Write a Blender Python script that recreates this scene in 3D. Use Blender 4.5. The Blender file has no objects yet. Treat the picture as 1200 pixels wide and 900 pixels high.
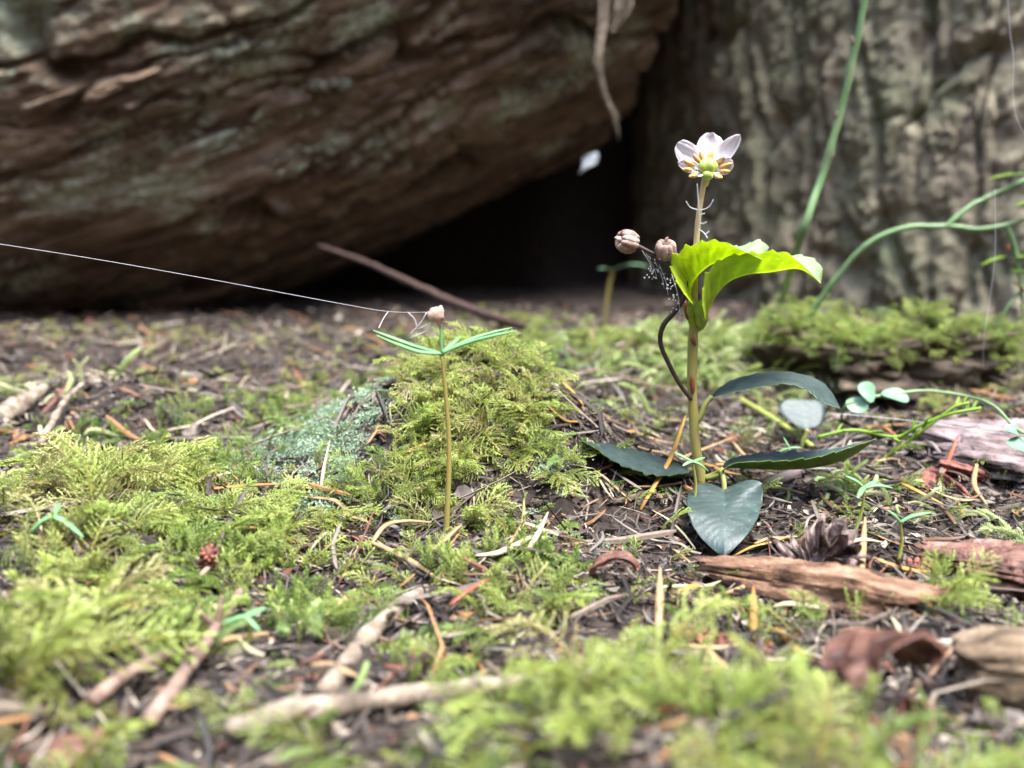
import bpy, math, random
import numpy as np
from math import radians, sin, cos, pi

# ---------------------------------------------------------------- camera, sky, sun, exposure
# everything is authored in centimetres and scaled to metres when it is built
U = 0.01
F = 1000.0            # focal length in pixels of the 1200x900 photograph
PITCH = radians(12.0)
CAMZ = 6.0            # camera height above the forest floor, cm
scene = bpy.context.scene
col = scene.collection
cam_d = bpy.data.cameras.new("camera")
cam = bpy.data.objects.new("camera", cam_d)
col.objects.link(cam)
cam.location = (0, 0, CAMZ * U)
cam.rotation_euler = (pi / 2 - PITCH, 0, 0)
cam_d.sensor_width = 36.0
cam_d.lens = 36.0 * F / 1200.0
cam_d.clip_start = 0.002
cam_d.clip_end = 200.0
cam_d.dof.use_dof = True
cam_d.dof.focus_distance = 0.160
cam_d.dof.aperture_fstop = 13.0
scene.camera = cam

SUN_EL, SUN_AZ = radians(71), radians(135)   # azimuth clockwise from +Y (the way the camera looks)
world = bpy.data.worlds.new("World")
scene.world = world
world.use_nodes = True
wn = world.node_tree.nodes
sky = wn.new("ShaderNodeTexSky")
sky.sky_type = 'NISHITA'
sky.sun_disc = False
sky.sun_elevation = SUN_EL
sky.sun_rotation = SUN_AZ
sky.air_density = 1.0
sky.dust_density = 1.5
world.node_tree.links.new(sky.outputs[0], wn["Background"].inputs[0])
wn["Background"].inputs[1].default_value = 0.14
sun_d = bpy.data.lights.new("sun", 'SUN')
sun_d.energy = 1.5
sun_d.angle = radians(28)
sun_d.color = (1.0, 0.975, 0.93)
sun = bpy.data.objects.new("sun", sun_d)
col.objects.link(sun)
from mathutils import Vector
_sd = Vector((sin(SUN_AZ) * cos(SUN_EL), cos(SUN_AZ) * cos(SUN_EL), sin(SUN_EL)))
sun.rotation_euler = _sd.to_track_quat('Z', 'Y').to_euler()
sun.location = _sd * 3

scene.view_settings.view_transform = 'Standard'
scene.view_settings.look = 'None'
scene.view_settings.gamma = 1.0
scene.view_settings.exposure = 3.0
scene.cycles.use_denoising = True
scene.cycles.max_bounces = 8
scene.cycles.transmission_bounces = 8
scene.cycles.transparent_max_bounces = 8

# ---------------------------------------------------------------- noise
_rng = np.random.default_rng(7)
_perm = _rng.permutation(512)
_perm = np.concatenate([_perm, _perm, _perm])
_g3 = _rng.normal(size=(512, 3))
_g3 /= np.linalg.norm(_g3, axis=1)[:, None]
_rnd = _rng.uniform(-0.5, 0.5, (512, 4))

def perlin(x, y, z=0.0):
    x, y, z = np.broadcast_arrays(np.asarray(x, float), np.asarray(y, float), np.asarray(z, float))
    xi, yi, zi = np.floor(x), np.floor(y), np.floor(z)
    xf, yf, zf = x - xi, y - yi, z - zi
    xi, yi, zi = xi.astype(int) & 255, yi.astype(int) & 255, zi.astype(int) & 255
    fade = lambda t: t * t * t * (t * (t * 6 - 15) + 10)
    u, v, w = fade(xf), fade(yf), fade(zf)
    out = 0
    for dx in (0, 1):
        for dy in (0, 1):
            for dz in (0, 1):
                h = _perm[_perm[_perm[(xi + dx) & 255] + ((yi + dy) & 255)] % 512 + ((zi + dz) & 255)] % 512
                g = _g3[h]
                d = g[..., 0] * (xf - dx) + g[..., 1] * (yf - dy) + g[..., 2] * (zf - dz)
                out = out + d * (u if dx else 1 - u) * (v if dy else 1 - v) * (w if dz else 1 - w)
    return out * 1.5

def fbm(x, y, z=0.0, o=4):
    s, a = 0, 1.0
    for i in range(o):
        s = s + a * perlin(np.asarray(x) * 2 ** i + 17 * i, np.asarray(y) * 2 ** i + 31 * i, np.asarray(z) * 2 ** i)
        a *= 0.5
    return s

def voronoi(x, y, seed=0, jit=0.9):
    """distance to the cell border (F2-F1) and three random numbers of the cell"""
    x, y = np.broadcast_arrays(np.asarray(x, float), np.asarray(y, float))
    xi, yi = np.floor(x).astype(int), np.floor(y).astype(int)
    f1 = np.full(x.shape, 9.0); f2 = np.full(x.shape, 9.0); cid = np.zeros(x.shape, int)
    for dx in (-1, 0, 1):
        for dy in (-1, 0, 1):
            h = _perm[(_perm[(xi + dx + seed) & 255] + yi + dy) & 511] % 512
            d = np.hypot(xi + dx + 0.5 + jit * _rnd[h, 0] - x, yi + dy + 0.5 + jit * _rnd[h, 1] - y)
            near = d < f1
            f2 = np.where(near, f1, np.minimum(f2, d)); cid = np.where(near, h, cid); f1 = np.where(near, d, f1)
    return f2 - f1, _rnd[cid, 2], _rnd[cid, 3], f1

def smooth(t, a, b):
    t = np.clip((t - a) / (b - a), 0, 1)
    return t * t * (3 - 2 * t)

# ---------------------------------------------------------------- forest-floor relief and sight lines
BUMPS = [  # x, y, sx, sy, height (cm)
    (-1.0, 19.0, 3.2, 3.1, 2.7),     # moss mound behind the hemlock seedling
    (-8.0, 13.5, 3.2, 2.4, 1.0),     # moss hump
    (-6.5, 8.5, 1.6, 1.6, 0.9),
    (2.0, 7.4, 2.6, 1.3, 0.75),
    (3.0, 14.0, 2.0, 1.8, -0.55),    # bare soil hollow beside the wintergreen
    (3.5, 31.0, 7.0, 3.0, 1.0),      # crest before the hollow log
    (12.0, 31.0, 5.0, 2.6, 0.9),
    (10.6, 25.6, 2.4, 1.3, -1.3),     # dark gap under the mossy wood
    (-13.0, 24.0, 5.0, 2.6, 0.8), (-22.0, 33.0, 7.0, 4.0, 1.0), (-9.0, 33.0, 4.0, 3.0, 0.7), (-5.0, 27.0, 3.0, 2.0, 0.4), (-16.5, 29.0, 2.5, 1.6, -0.6),
    (-3.0, 12.4, 1.0, 1.2, -0.35),
]

def hf(x, y):
    x = np.asarray(x, float); y = np.asarray(y, float)
    h = 0.0
    for cx, cy, sx, sy, a in BUMPS:
        h = h + a * np.exp(-((x - cx) / sx) ** 2 - ((y - cy) / sy) ** 2)
    h = h + 0.34 * perlin(x * 0.28, y * 0.28, 3.3) + 0.24 * perlin(x * 0.7, y * 0.7, 8.1)
    h = h + 12.0 * perlin(x * 0.008, y * 0.008, 1.7) * smooth(np.hypot(x, y - 20), 80, 300)
    h = h + 36.0 * smooth(y - 0.1 * x, 66, 81) * (x < 60)          # earth raised behind the log to keep sky light out of the hollow
    h = h + 70.0 * smooth(y - 0.25 * np.abs(x), 78, 210)  # bank further back, likewise added to shut off light from behind
    h = h + 210.0 * smooth(-y, 30, 230) + 160.0 * smooth(np.abs(x), 75, 300)   # unseen slopes added behind the camera and at the sides to block low sky
    return h

def ray(px, py):
    xc, yc = (px - 600) / F, -(py - 450) / F
    return np.array([xc, cos(PITCH) + yc * sin(PITCH), -sin(PITCH) + yc * cos(PITCH)])

def Q(px, py, y):                    # point on the sight line at world distance y
    r = ray(px, py)
    t = y / r[1]
    return np.array([r[0] * t, y, CAMZ + r[2] * t])

def G(px, py):                       # where the sight line meets the floor
    r = ray(px, py)
    t = np.arange(5, 90, 0.02)
    z = CAMZ + r[2] * t
    d = z - hf(r[0] * t, r[1] * t)
    i = int(np.argmax(d < 0)) if (d < 0).any() else len(t) - 1
    return np.array([r[0] * t[i], r[1] * t[i], float(hf(r[0] * t[i], r[1] * t[i]))])

# ---------------------------------------------------------------- materials
def ramp_node(nt, fac, stops):
    n = nt.nodes.new("ShaderNodeValToRGB")
    e = n.color_ramp.elements
    while len(e) < len(stops):
        e.new(0.5)
    for el, (p, c) in zip(e, stops):
        el.position = p
        el.color = (*c, 1)
    nt.links.new(fac, n.inputs[0])
    return n.outputs[0]

def noise_node(nt, vec, scale, detail=4, rough=0.6, dist=0.0):
    n = nt.nodes.new("ShaderNodeTexNoise")
    n.inputs["Scale"].default_value = scale
    n.inputs["Detail"].default_value = detail
    n.inputs["Roughness"].default_value = rough
    n.inputs["Distortion"].default_value = dist
    if vec is not None:
        nt.links.new(vec, n.inputs["Vector"])
    return n.outputs[0]

def mapping(nt, vec, scale):
    n = nt.nodes.new("ShaderNodeMapping")
    n.inputs["Scale"].default_value = scale
    nt.links.new(vec, n.inputs["Vector"])
    return n.outputs[0]

def mixc(nt, fac, a, b, mode='MIX'):
    n = nt.nodes.new("ShaderNodeMix")
    n.data_type = 'RGBA'
    n.blend_type = mode
    for sock, v in ((n.inputs[0], fac), (n.inputs[6], a), (n.inputs[7], b)):
        if hasattr(v, "links"):
            nt.links.new(v, sock)
        elif isinstance(v, tuple):
            sock.default_value = (*v, 1)
        else:
            sock.default_value = v
    return n.outputs[2]

def attr_node(nt, name, kind='GEOMETRY'):
    n = nt.nodes.new("ShaderNodeAttribute")
    n.attribute_name = name
    n.attribute_type = kind
    return n

def material(name, stops, scale=300, rough=0.6, bump=0.0, bscale=None, trans=0.0, tcol=None,
             attr=None, inst=None, stretch=None, vecattr=None, spec=0.4, detail=4, bdist=0.0004, coat=0.0, sss=0.0):
    m = bpy.data.materials.new(name)
    m.use_nodes = True
    nt = m.node_tree
    b = nt.nodes["Principled BSDF"]
    out = nt.nodes["Material Output"]
    if vecattr:
        vec = attr_node(nt, vecattr).outputs["Vector"]
    else:
        vec = nt.nodes.new("ShaderNodeTexCoord").outputs["Object"]
    if stretch:
        vec = mapping(nt, vec, stretch)
    fac = noise_node(nt, vec, scale, detail)
    c = ramp_node(nt, fac, stops)
    if attr:
        c = mixc(nt, 1.0, attr_node(nt, attr).outputs["Color"], c, 'MULTIPLY')
    if inst:                              # patch-to-patch colour of the species itself
        t = attr_node(nt, 'tint', 'INSTANCER').outputs["Fac"]
        c = mixc(nt, 1.0, ramp_node(nt, t, inst), c, 'MULTIPLY')
    nt.links.new(c, b.inputs["Base Color"])
    b.inputs["Roughness"].default_value = rough
    b.inputs["Specular IOR Level"].default_value = spec
    if sss:
        b.inputs["Subsurface Weight"].default_value = sss
        b.inputs["Subsurface Scale"].default_value = 0.002
    if bump:
        bn = nt.nodes.new("ShaderNodeBump")
        bn.inputs["Strength"].default_value = bump
        bn.inputs["Distance"].default_value = bdist
        nt.links.new(noise_node(nt, vec, bscale or scale * 2, 6, 0.65), bn.inputs["Height"])
        nt.links.new(bn.outputs[0], b.inputs["Normal"])
    if trans:
        tr = nt.nodes.new("ShaderNodeBsdfTranslucent")
        if tcol:
            nt.links.new(mixc(nt, 1.0, c, tcol, 'MULTIPLY'), tr.inputs[0])
        else:
            nt.links.new(c, tr.inputs[0])
        mx = nt.nodes.new("ShaderNodeMixShader")
        mx.inputs[0].default_value = trans
        nt.links.new(b.outputs[0], mx.inputs[1])
        nt.links.new(tr.outputs[0], mx.inputs[2])
        nt.links.new(mx.outputs[0], out.inputs[0])
    return m

MAT = {}
MAT['soil'] = material('soil', [(0.3, (0.018, 0.012, 0.009)), (0.55, (0.045, 0.031, 0.023)), (0.75, (0.085, 0.062, 0.045))],
                       scale=260, rough=0.9, bump=1.0, bscale=700, bdist=0.0015)
MAT['litter'] = material('litter', [(0.3, (0.6, 0.6, 0.6)), (0.7, (1.15, 1.1, 1.05))], scale=900, rough=0.55, attr='col', trans=0.1)
MAT['needle'] = material('needle', [(0.3, (0.7, 0.7, 0.7)), (0.7, (1.1, 1.1, 1.1))], scale=600, rough=0.45, attr='col', trans=0.15)
MAT['moss'] = material('moss', [(0.3, (0.7, 0.7, 0.7)), (0.7, (1.2, 1.2, 1.15))], scale=250, rough=0.38, spec=0.6, trans=0.42,
                       inst=[(0.0, (0.10, 0.18, 0.045)), (0.35, (0.21, 0.30, 0.070)), (0.7, (0.37, 0.44, 0.11)), (1.0, (0.36, 0.33, 0.14))], attr='col')
MAT['moss_pale'] = material('moss_pale', [(0.3, (0.8, 0.8, 0.8)), (0.7, (1.1, 1.1, 1.1))], scale=250, rough=0.55, trans=0.4,
                       inst=[(0.0, (0.30, 0.43, 0.17)), (0.5, (0.42, 0.52, 0.20)), (1.0, (0.50, 0.50, 0.30))], attr='col')
MAT['lichen'] = material('lichen', [(0.3, (0.8, 0.8, 0.8)), (0.7, (1.1, 1.1, 1.1))], scale=300, rough=0.8, trans=0.2,
                       inst=[(0.0, (0.20, 0.31, 0.19)), (0.5, (0.34, 0.44, 0.30)), (1.0, (0.40, 0.42, 0.28))], attr='col')
MAT['leaf_top'] = material('leaf_top', [(0.3, (0.024, 0.042, 0.036)), (0.7, (0.040, 0.063, 0.057))], scale=160, rough=0.5, bump=0.35, bscale=500, trans=0.1, spec=0.55, bdist=0.0006, attr='col')
MAT['leaf_under'] = material('leaf_under', [(0.3, (0.10, 0.19, 0.03)), (0.7, (0.16, 0.27, 0.05))], scale=160, rough=0.5, trans=0.25, attr='col')
MAT['young_top'] = material('young_top', [(0.3, (0.32, 0.46, 0.27)), (0.7, (0.40, 0.54, 0.34))], scale=160, rough=0.4, bump=0.2, bscale=500, trans=0.55, tcol=(1.3, 1.25, 0.25), spec=0.6, attr='col')
MAT['young_under'] = material('young_under', [(0.3, (0.42, 0.50, 0.045)), (0.7, (0.52, 0.60, 0.06))], scale=130, rough=0.5, trans=0.62, tcol=(1.5, 1.45, 0.8), attr='col')
MAT['young_stalk'] = material('young_stalk', [(0.3, (0.33, 0.45, 0.05)), (0.7, (0.42, 0.55, 0.08))], scale=130, rough=0.5, trans=0.3)
MAT['stem_green'] = material('stem_green', [(0.35, (0.20, 0.24, 0.05)), (0.65, (0.29, 0.30, 0.085))], scale=120, rough=0.45, sss=0.2)
MAT['plant_stem'] = material('plant_stem', [(0.35, (0.27, 0.25, 0.07)), (0.55, (0.34, 0.28, 0.09)), (0.7, (0.30, 0.17, 0.08))], scale=45, rough=0.45, sss=0.2)
MAT['stem_tan'] = material('stem_tan', [(0.35, (0.48, 0.36, 0.15)), (0.65, (0.55, 0.42, 0.22))], scale=120, rough=0.45, sss=0.2)
MAT['bud_scale'] = material('bud_scale', [(0.3, (0.13, 0.035, 0.015)), (0.7, (0.25, 0.08, 0.03))], scale=300, rough=0.5)
MAT['petal'] = material('petal', [(0.36, (0.84, 0.84, 0.86)), (0.5, (0.84, 0.80, 0.82)), (0.68, (0.82, 0.73, 0.76))], scale=500, rough=0.5, trans=0.45)
MAT['anther'] = material('anther', [(0.36, (0.30, 0.14, 0.03)), (0.64, (0.56, 0.34, 0.11))], scale=900, rough=0.6)
MAT['ovary'] = material('ovary', [(0.3, (0.24, 0.34, 0.06)), (0.7, (0.32, 0.42, 0.09))], scale=250, rough=0.4, sss=0.2)
MAT['dry_stalk'] = material('dry_stalk', [(0.3, (0.02, 0.013, 0.011)), (0.7, (0.06, 0.035, 0.03))], scale=300, rough=0.5)
MAT['capsule'] = material('capsule', [(0.3, (0.12, 0.065, 0.05)), (0.55, (0.30, 0.19, 0.15)), (0.75, (0.48, 0.38, 0.33))], scale=450, rough=0.7, bump=0.8, bscale=900)
MAT['seedling'] = material('seedling', [(0.3, (0.13, 0.31, 0.12)), (0.7, (0.21, 0.40, 0.18))], scale=200, rough=0.4, trans=0.25)
MAT['seedling_stem'] = material('seedling_stem', [(0.35, (0.23, 0.25, 0.06)), (0.65, (0.33, 0.21, 0.07))], scale=40, rough=0.45, sss=0.2)
MAT['shrub_stem'] = material('shrub_stem', [(0.3, (0.10, 0.19, 0.07)), (0.6, (0.17, 0.27, 0.12)), (0.85, (0.30, 0.25, 0.18))], scale=140, rough=0.4)
MAT['shrub_leaf'] = material('shrub_leaf', [(0.3, (0.20, 0.36, 0.04)), (0.7, (0.30, 0.46, 0.06))], scale=200, rough=0.45, trans=0.5)
MAT['brown_leaf'] = material('brown_leaf', [(0.3, (0.16, 0.08, 0.02)), (0.7, (0.32, 0.20, 0.07))], scale=300, rough=0.6, trans=0.3)
MAT['round_leaf'] = material('round_leaf', [(0.3, (0.15, 0.29, 0.17)), (0.7, (0.22, 0.37, 0.23))], scale=200, rough=0.42, trans=0.2)
MAT['silk'] = material('silk', [(0.3, (0.55, 0.55, 0.57)), (0.7, (0.66, 0.66, 0.68))], scale=100, rough=0.4, trans=0.3)
MAT['feather'] = material('feather', [(0.3, (0.75, 0.8, 0.85)), (0.7, (0.86, 0.88, 0.9))], scale=100, rough=0.6, trans=0.4)
MAT['twig'] = material('twig', [(0.3, (0.10, 0.06, 0.045)), (0.6, (0.24, 0.16, 0.12)), (0.8, (0.36, 0.28, 0.22))], scale=500, rough=0.75, bump=0.8, bscale=900)
MAT['dark_twig'] = material('dark_twig', [(0.3, (0.022, 0.012, 0.009)), (0.7, (0.07, 0.038, 0.028))], scale=400, rough=0.8, bump=0.8, bscale=900)
MAT['pale_wood'] = material('pale_wood', [(0.34, (0.085, 0.062, 0.045)), (0.5, (0.19, 0.147, 0.105)), (0.68, (0.31, 0.26, 0.195))], scale=350, rough=0.75, bump=0.8, bscale=900)
MAT['rot_wood'] = material('rot_wood', [(0.34, (0.05, 0.025, 0.014)), (0.47, (0.18, 0.095, 0.053)), (0.64, (0.33, 0.20, 0.125))], scale=420, rough=0.8, bump=1.0, bscale=700, bdist=0.0012, vecattr='grain', stretch=(0.4, 1, 1))
MAT['bark_red'] = material('bark_red', [(0.36, (0.035, 0.014, 0.010)), (0.48, (0.125, 0.054, 0.036)), (0.60, (0.21, 0.11, 0.078)), (0.70, (0.31, 0.21, 0.18))], scale=260, rough=0.3, bump=0.8, bscale=600, bdist=0.0012, stretch=(0.5, 1, 1))
MAT['bark_slab'] = material('bark_slab', [(0.36, (0.045, 0.03, 0.028)), (0.48, (0.15, 0.105, 0.098)), (0.62, (0.30, 0.23, 0.22))], scale=380, rough=0.7, bump=1.0, bscale=420, bdist=0.0014, vecattr='grain', stretch=(0.2, 1, 1))
MAT['soil_wood'] = material('soil_wood', [(0.3, (0.03, 0.02, 0.014)), (0.55, (0.10, 0.075, 0.05)), (0.78, (0.20, 0.17, 0.11))], scale=240, rough=0.85, bump=1.0, bscale=500, bdist=0.002, vecattr='grain', stretch=(0.4, 1, 1))
MAT['old_wood'] = material('old_wood', [(0.34, (0.05, 0.032, 0.018)), (0.48, (0.14, 0.095, 0.055)), (0.64, (0.26, 0.19, 0.12))], scale=420, rough=0.8, bump=1.0, bscale=700, bdist=0.0012, vecattr='grain', stretch=(0.4, 1, 1))
MAT['cone'] = material('cone', [(0.36, (0.045, 0.03, 0.026)), (0.5, (0.13, 0.09, 0.078)), (0.64, (0.30, 0.22, 0.19))], scale=700, rough=0.6, bump=0.8, bscale=1200)
MAT['catkin'] = material('catkin', [(0.36, (0.07, 0.022, 0.016)), (0.64, (0.25, 0.085, 0.055))], scale=700, rough=0.7)
MAT['pinkish'] = material('pinkish', [(0.35, (0.42, 0.25, 0.18)), (0.6, (0.62, 0.45, 0.36))], scale=900, rough=0.6, trans=0.3)

def bark_material(name, base, lichen, lscale, lo, hi, stretch, ybias=0.0):
    m = bpy.data.materials.new(name)
    m.use_nodes = True
    nt = m.node_tree
    b = nt.nodes["Principled BSDF"]
    g = attr_node(nt, 'grain').outputs["Vector"]
    gs = mapping(nt, g, stretch)
    c = ramp_node(nt, noise_node(nt, gs, 60, 6, 0.65, 0.3), base)
    big = noise_node(nt, g, lscale, 5, 0.65)
    fine = noise_node(nt, g, 420, 3, 0.6)
    mul = nt.nodes.new("ShaderNodeMath"); mul.operation = 'MULTIPLY_ADD'
    nt.links.new(fine, mul.inputs[0]); mul.inputs[1].default_value = 0.35
    nt.links.new(big, mul.inputs[2])
    if ybias:                      # crusts grow on the side of the log that faces the sky
        sp = nt.nodes.new("ShaderNodeSeparateXYZ"); nt.links.new(g, sp.inputs[0])
        yb_ = nt.nodes.new("ShaderNodeMath"); yb_.operation = 'MULTIPLY_ADD'
        nt.links.new(sp.outputs[1], yb_.inputs[0]); yb_.inputs[1].default_value = ybias
        nt.links.new(mul.outputs[0], yb_.inputs[2])
        mul = yb_
    mk_ = ramp_node(nt, mul.outputs[0], [(lo, (0, 0, 0)), (hi, (1, 1, 1))])
    lc = ramp_node(nt, noise_node(nt, g, 300, 3), lichen)
    c = mixc(nt, mk_, c, lc)
    nt.links.new(c, b.inputs["Base Color"])
    b.inputs["Roughness"].default_value = 0.72
    b.inputs["Specular IOR Level"].default_value = 0.35
    bn = nt.nodes.new("ShaderNodeBump")
    bn.inputs["Strength"].default_value = 1.0
    bn.inputs["Distance"].default_value = 0.004
    nt.links.new(noise_node(nt, gs, 170, 8, 0.7), bn.inputs["Height"])
    nt.links.new(bn.outputs[0], b.inputs["Normal"])
    return m

MAT['log_bark'] = bark_material('log_bark',
    [(0.34, (0.05, 0.032, 0.021)), (0.45, (0.14, 0.09, 0.056)), (0.56, (0.235, 0.157, 0.10)), (0.68, (0.36, 0.27, 0.185))],
    [(0.35, (0.26, 0.26, 0.16)), (0.65, (0.48, 0.53, 0.39))], 26, 0.60, 0.74, (0.3, 1, 1), ybias=0.6)
MAT['trunk_bark'] = bark_material('trunk_bark',
    [(0.34, (0.08, 0.062, 0.044)), (0.45, (0.20, 0.16, 0.11)), (0.56, (0.30, 0.25, 0.175)), (0.68, (0.42, 0.35, 0.26))],
    [(0.35, (0.16, 0.165, 0.085)), (0.65, (0.27, 0.285, 0.17))], 16, 0.58, 0.86, (1, 1, 0.6))

# ---------------------------------------------------------------- mesh helpers
def link_mesh(name, v, f, mat, parent=None, org=(0, 0, 0), smooth_=True, attrs=None, midx=None):
    org = np.asarray(org, float)
    v = (np.asarray(v, float) - org) * U
    me = bpy.data.meshes.new(name)
    me.from_pydata(v.tolist(), [], f.tolist() if isinstance(f, np.ndarray) else [list(map(int, q)) for q in f])
    for mm in (mat if isinstance(mat, (list, tuple)) else [mat]):
        me.materials.append(MAT[mm])
    if smooth_:
        me.polygons.foreach_set('use_smooth', [True] * len(me.polygons))
    if midx is not None:
        me.polygons.foreach_set('material_index', np.asarray(midx, dtype=np.int32))
    for an, arr in (attrs or {}).items():
        arr = np.asarray(arr, float)
        if an == 'col':
            a = me.color_attributes.new(an, 'FLOAT_COLOR', 'POINT')
            a.data.foreach_set('color', np.concatenate([arr, np.ones((len(arr), 1))], 1).ravel())
        else:
            a = me.attributes.new(an, 'FLOAT_VECTOR', 'POINT')
            a.data.foreach_set('vector', (arr * U).ravel())
    me.update()
    o = bpy.data.objects.new(name, me)
    col.objects.link(o)
    if parent is not None:
        o.parent = parent
        o.location = (0, 0, 0)
    else:
        o.location = org * U
    return o

def tag(o, label=None, cat=None, group=None, kind=None):
    if label: o['label'] = label
    if cat: o['category'] = cat
    if group: o['group'] = group
    if kind: o['kind'] = kind
    return o

def thing(name, base, label, cat, group=None):
    o = bpy.data.objects.new(name, None)
    o.empty_display_size = 0.01
    col.objects.link(o)
    o.location = np.asarray(base, float) * U
    o['org'] = [float(c) for c in base]
    return tag(o, label, cat, group)

def orgof(o):
    p = o
    while p.parent is not None:
        p = p.parent
    return np.array(p['org'])

def part(name, vf, mat, parent, **kw):
    return link_mesh(name, vf[0], vf[1], mat, parent=parent, org=orgof(parent), **kw)

def spline(pts, n):
    pts = np.asarray(pts, float)
    if len(pts) == 2:
        t = np.linspace(0, 1, n)[:, None]
        return pts[0] * (1 - t) + pts[1] * t
    d = np.concatenate([[0], np.cumsum(np.linalg.norm(np.diff(pts[:, :3], axis=0), axis=1) ** 0.5 + 1e-6)])
    s = np.linspace(0, d[-1], n)
    out = np.zeros((n, pts.shape[1]))
    m = np.zeros_like(pts)
    m[1:-1] = (pts[2:] - pts[:-2]) / (d[2:] - d[:-2])[:, None]
    m[0] = (pts[1] - pts[0]) / (d[1] - d[0]); m[-1] = (pts[-1] - pts[-2]) / (d[-1] - d[-2])
    for k, sv in enumerate(s):
        i = min(max(np.searchsorted(d, sv) - 1, 0), len(pts) - 2)
        h = d[i + 1] - d[i]; t = (sv - d[i]) / h
        out[k] = ((2*t**3 - 3*t**2 + 1) * pts[i] + (t**3 - 2*t**2 + t) * h * m[i]
                  + (-2*t**3 + 3*t**2) * pts[i + 1] + (t**3 - t**2) * h * m[i + 1])
    return out

def frames(p):
    t = np.gradient(p, axis=0)
    t /= np.linalg.norm(t, axis=1)[:, None] + 1e-9
    ref = np.array([0.13, 0.97, 0.2]) if abs(t[0] @ np.array([0.13, 0.97, 0.2])) < 0.9 else np.array([1.0, 0, 0.1])
    n = np.zeros_like(p)
    v = ref
    for i in range(len(p)):
        v = v - t[i] * (v @ t[i]); v /= np.linalg.norm(v) + 1e-9
        n[i] = v
    b = np.cross(t, n)
    return t, n, b

def tube(pts, r, seg=8, n=None, flat=1.0, rough=0.0, seed=0, nodes=0):
    """tapered tube; pts (k,3), r scalar or list of k radii"""
    pts = np.asarray(pts, float)
    r = np.full(len(pts), r) if np.isscalar(r) else np.asarray(r, float)
    n = n or max(3, 6 * (len(pts) - 1))
    c = spline(np.concatenate([pts, r[:, None]], 1), n)
    p, rr = c[:, :3], np.maximum(c[:, 3], 0.0015)
    if nodes:
        rr = rr * (1 + 0.22 * np.exp(-(((np.arange(n) + 3) % nodes - nodes / 2) / 1.0) ** 2) + 0.05 * perlin(np.arange(n) * 0.6, 0.5 + seed))
        p = p + 0.25 * rr[:, None] * np.stack([perlin(np.arange(n) * 0.23, 1.5), perlin(np.arange(n) * 0.23, 4.5), perlin(np.arange(n) * 0.23, 8.5)], 1)
    t, a, b = frames(p)
    th = np.linspace(0, 2 * pi, seg, endpoint=False)
    v = (p[:, None] + rr[:, None, None] * (np.cos(th)[None, :, None] * a[:, None] + flat * np.sin(th)[None, :, None] * b[:, None]))
    if rough:
        nz = fbm(v[..., 0] * 3 / rough + seed, v[..., 1] * 3 / rough, v[..., 2] * 3 / rough, 3)
        v = p[:, None] + (v - p[:, None]) * (1 + 0.35 * nz[..., None])
    v = v.reshape(-1, 3)
    f = []
    for i in range(n - 1):
        for j in range(seg):
            k = (j + 1) % seg
            f.append((i*seg + j, i*seg + k, (i+1)*seg + k, (i+1)*seg + j))
    f.append(tuple(range(seg))[::-1])
    f.append(tuple(range((n-1)*seg, n*seg)))
    return v, f

def join(*parts):
    V, Fc, o = [], [], 0
    for v, f in parts:
        V.append(np.asarray(v)); Fc += [tuple(int(i) + o for i in q) for q in f]; o += len(v)
    return np.concatenate(V), Fc

def ellipsoid(c, rx, ry, rz, nu=12, nv=8, lobes=0, lob=0.0, rot=None):
    v, f = [], []
    for i in range(nv + 1):
        ph = pi * i / nv
        for j in range(nu):
            th = 2 * pi * j / nu
            k = 1 + lob * cos(lobes * th) * sin(ph)
            v.append((rx * sin(ph) * cos(th) * k, ry * sin(ph) * sin(th) * k, rz * cos(ph)))
    for i in range(nv):
        for j in range(nu):
            a, b = i*nu + j, i*nu + (j+1) % nu
            f.append((a, a + nu, b + nu, b))
    v = np.array(v)
    if rot is not None:
        v = v @ np.asarray(rot).T
    return v + np.asarray(c), f

def basis(d, up=(0, 0, 1)):
    """columns: x, y, z with z along d"""
    d = np.asarray(d, float); d = d / np.linalg.norm(d)
    x = np.cross(up, d)
    if np.linalg.norm(x) < 1e-4:
        x = np.array([1.0, 0, 0])
    x /= np.linalg.norm(x)
    return np.stack([x, np.cross(d, x), d], 1)

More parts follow.
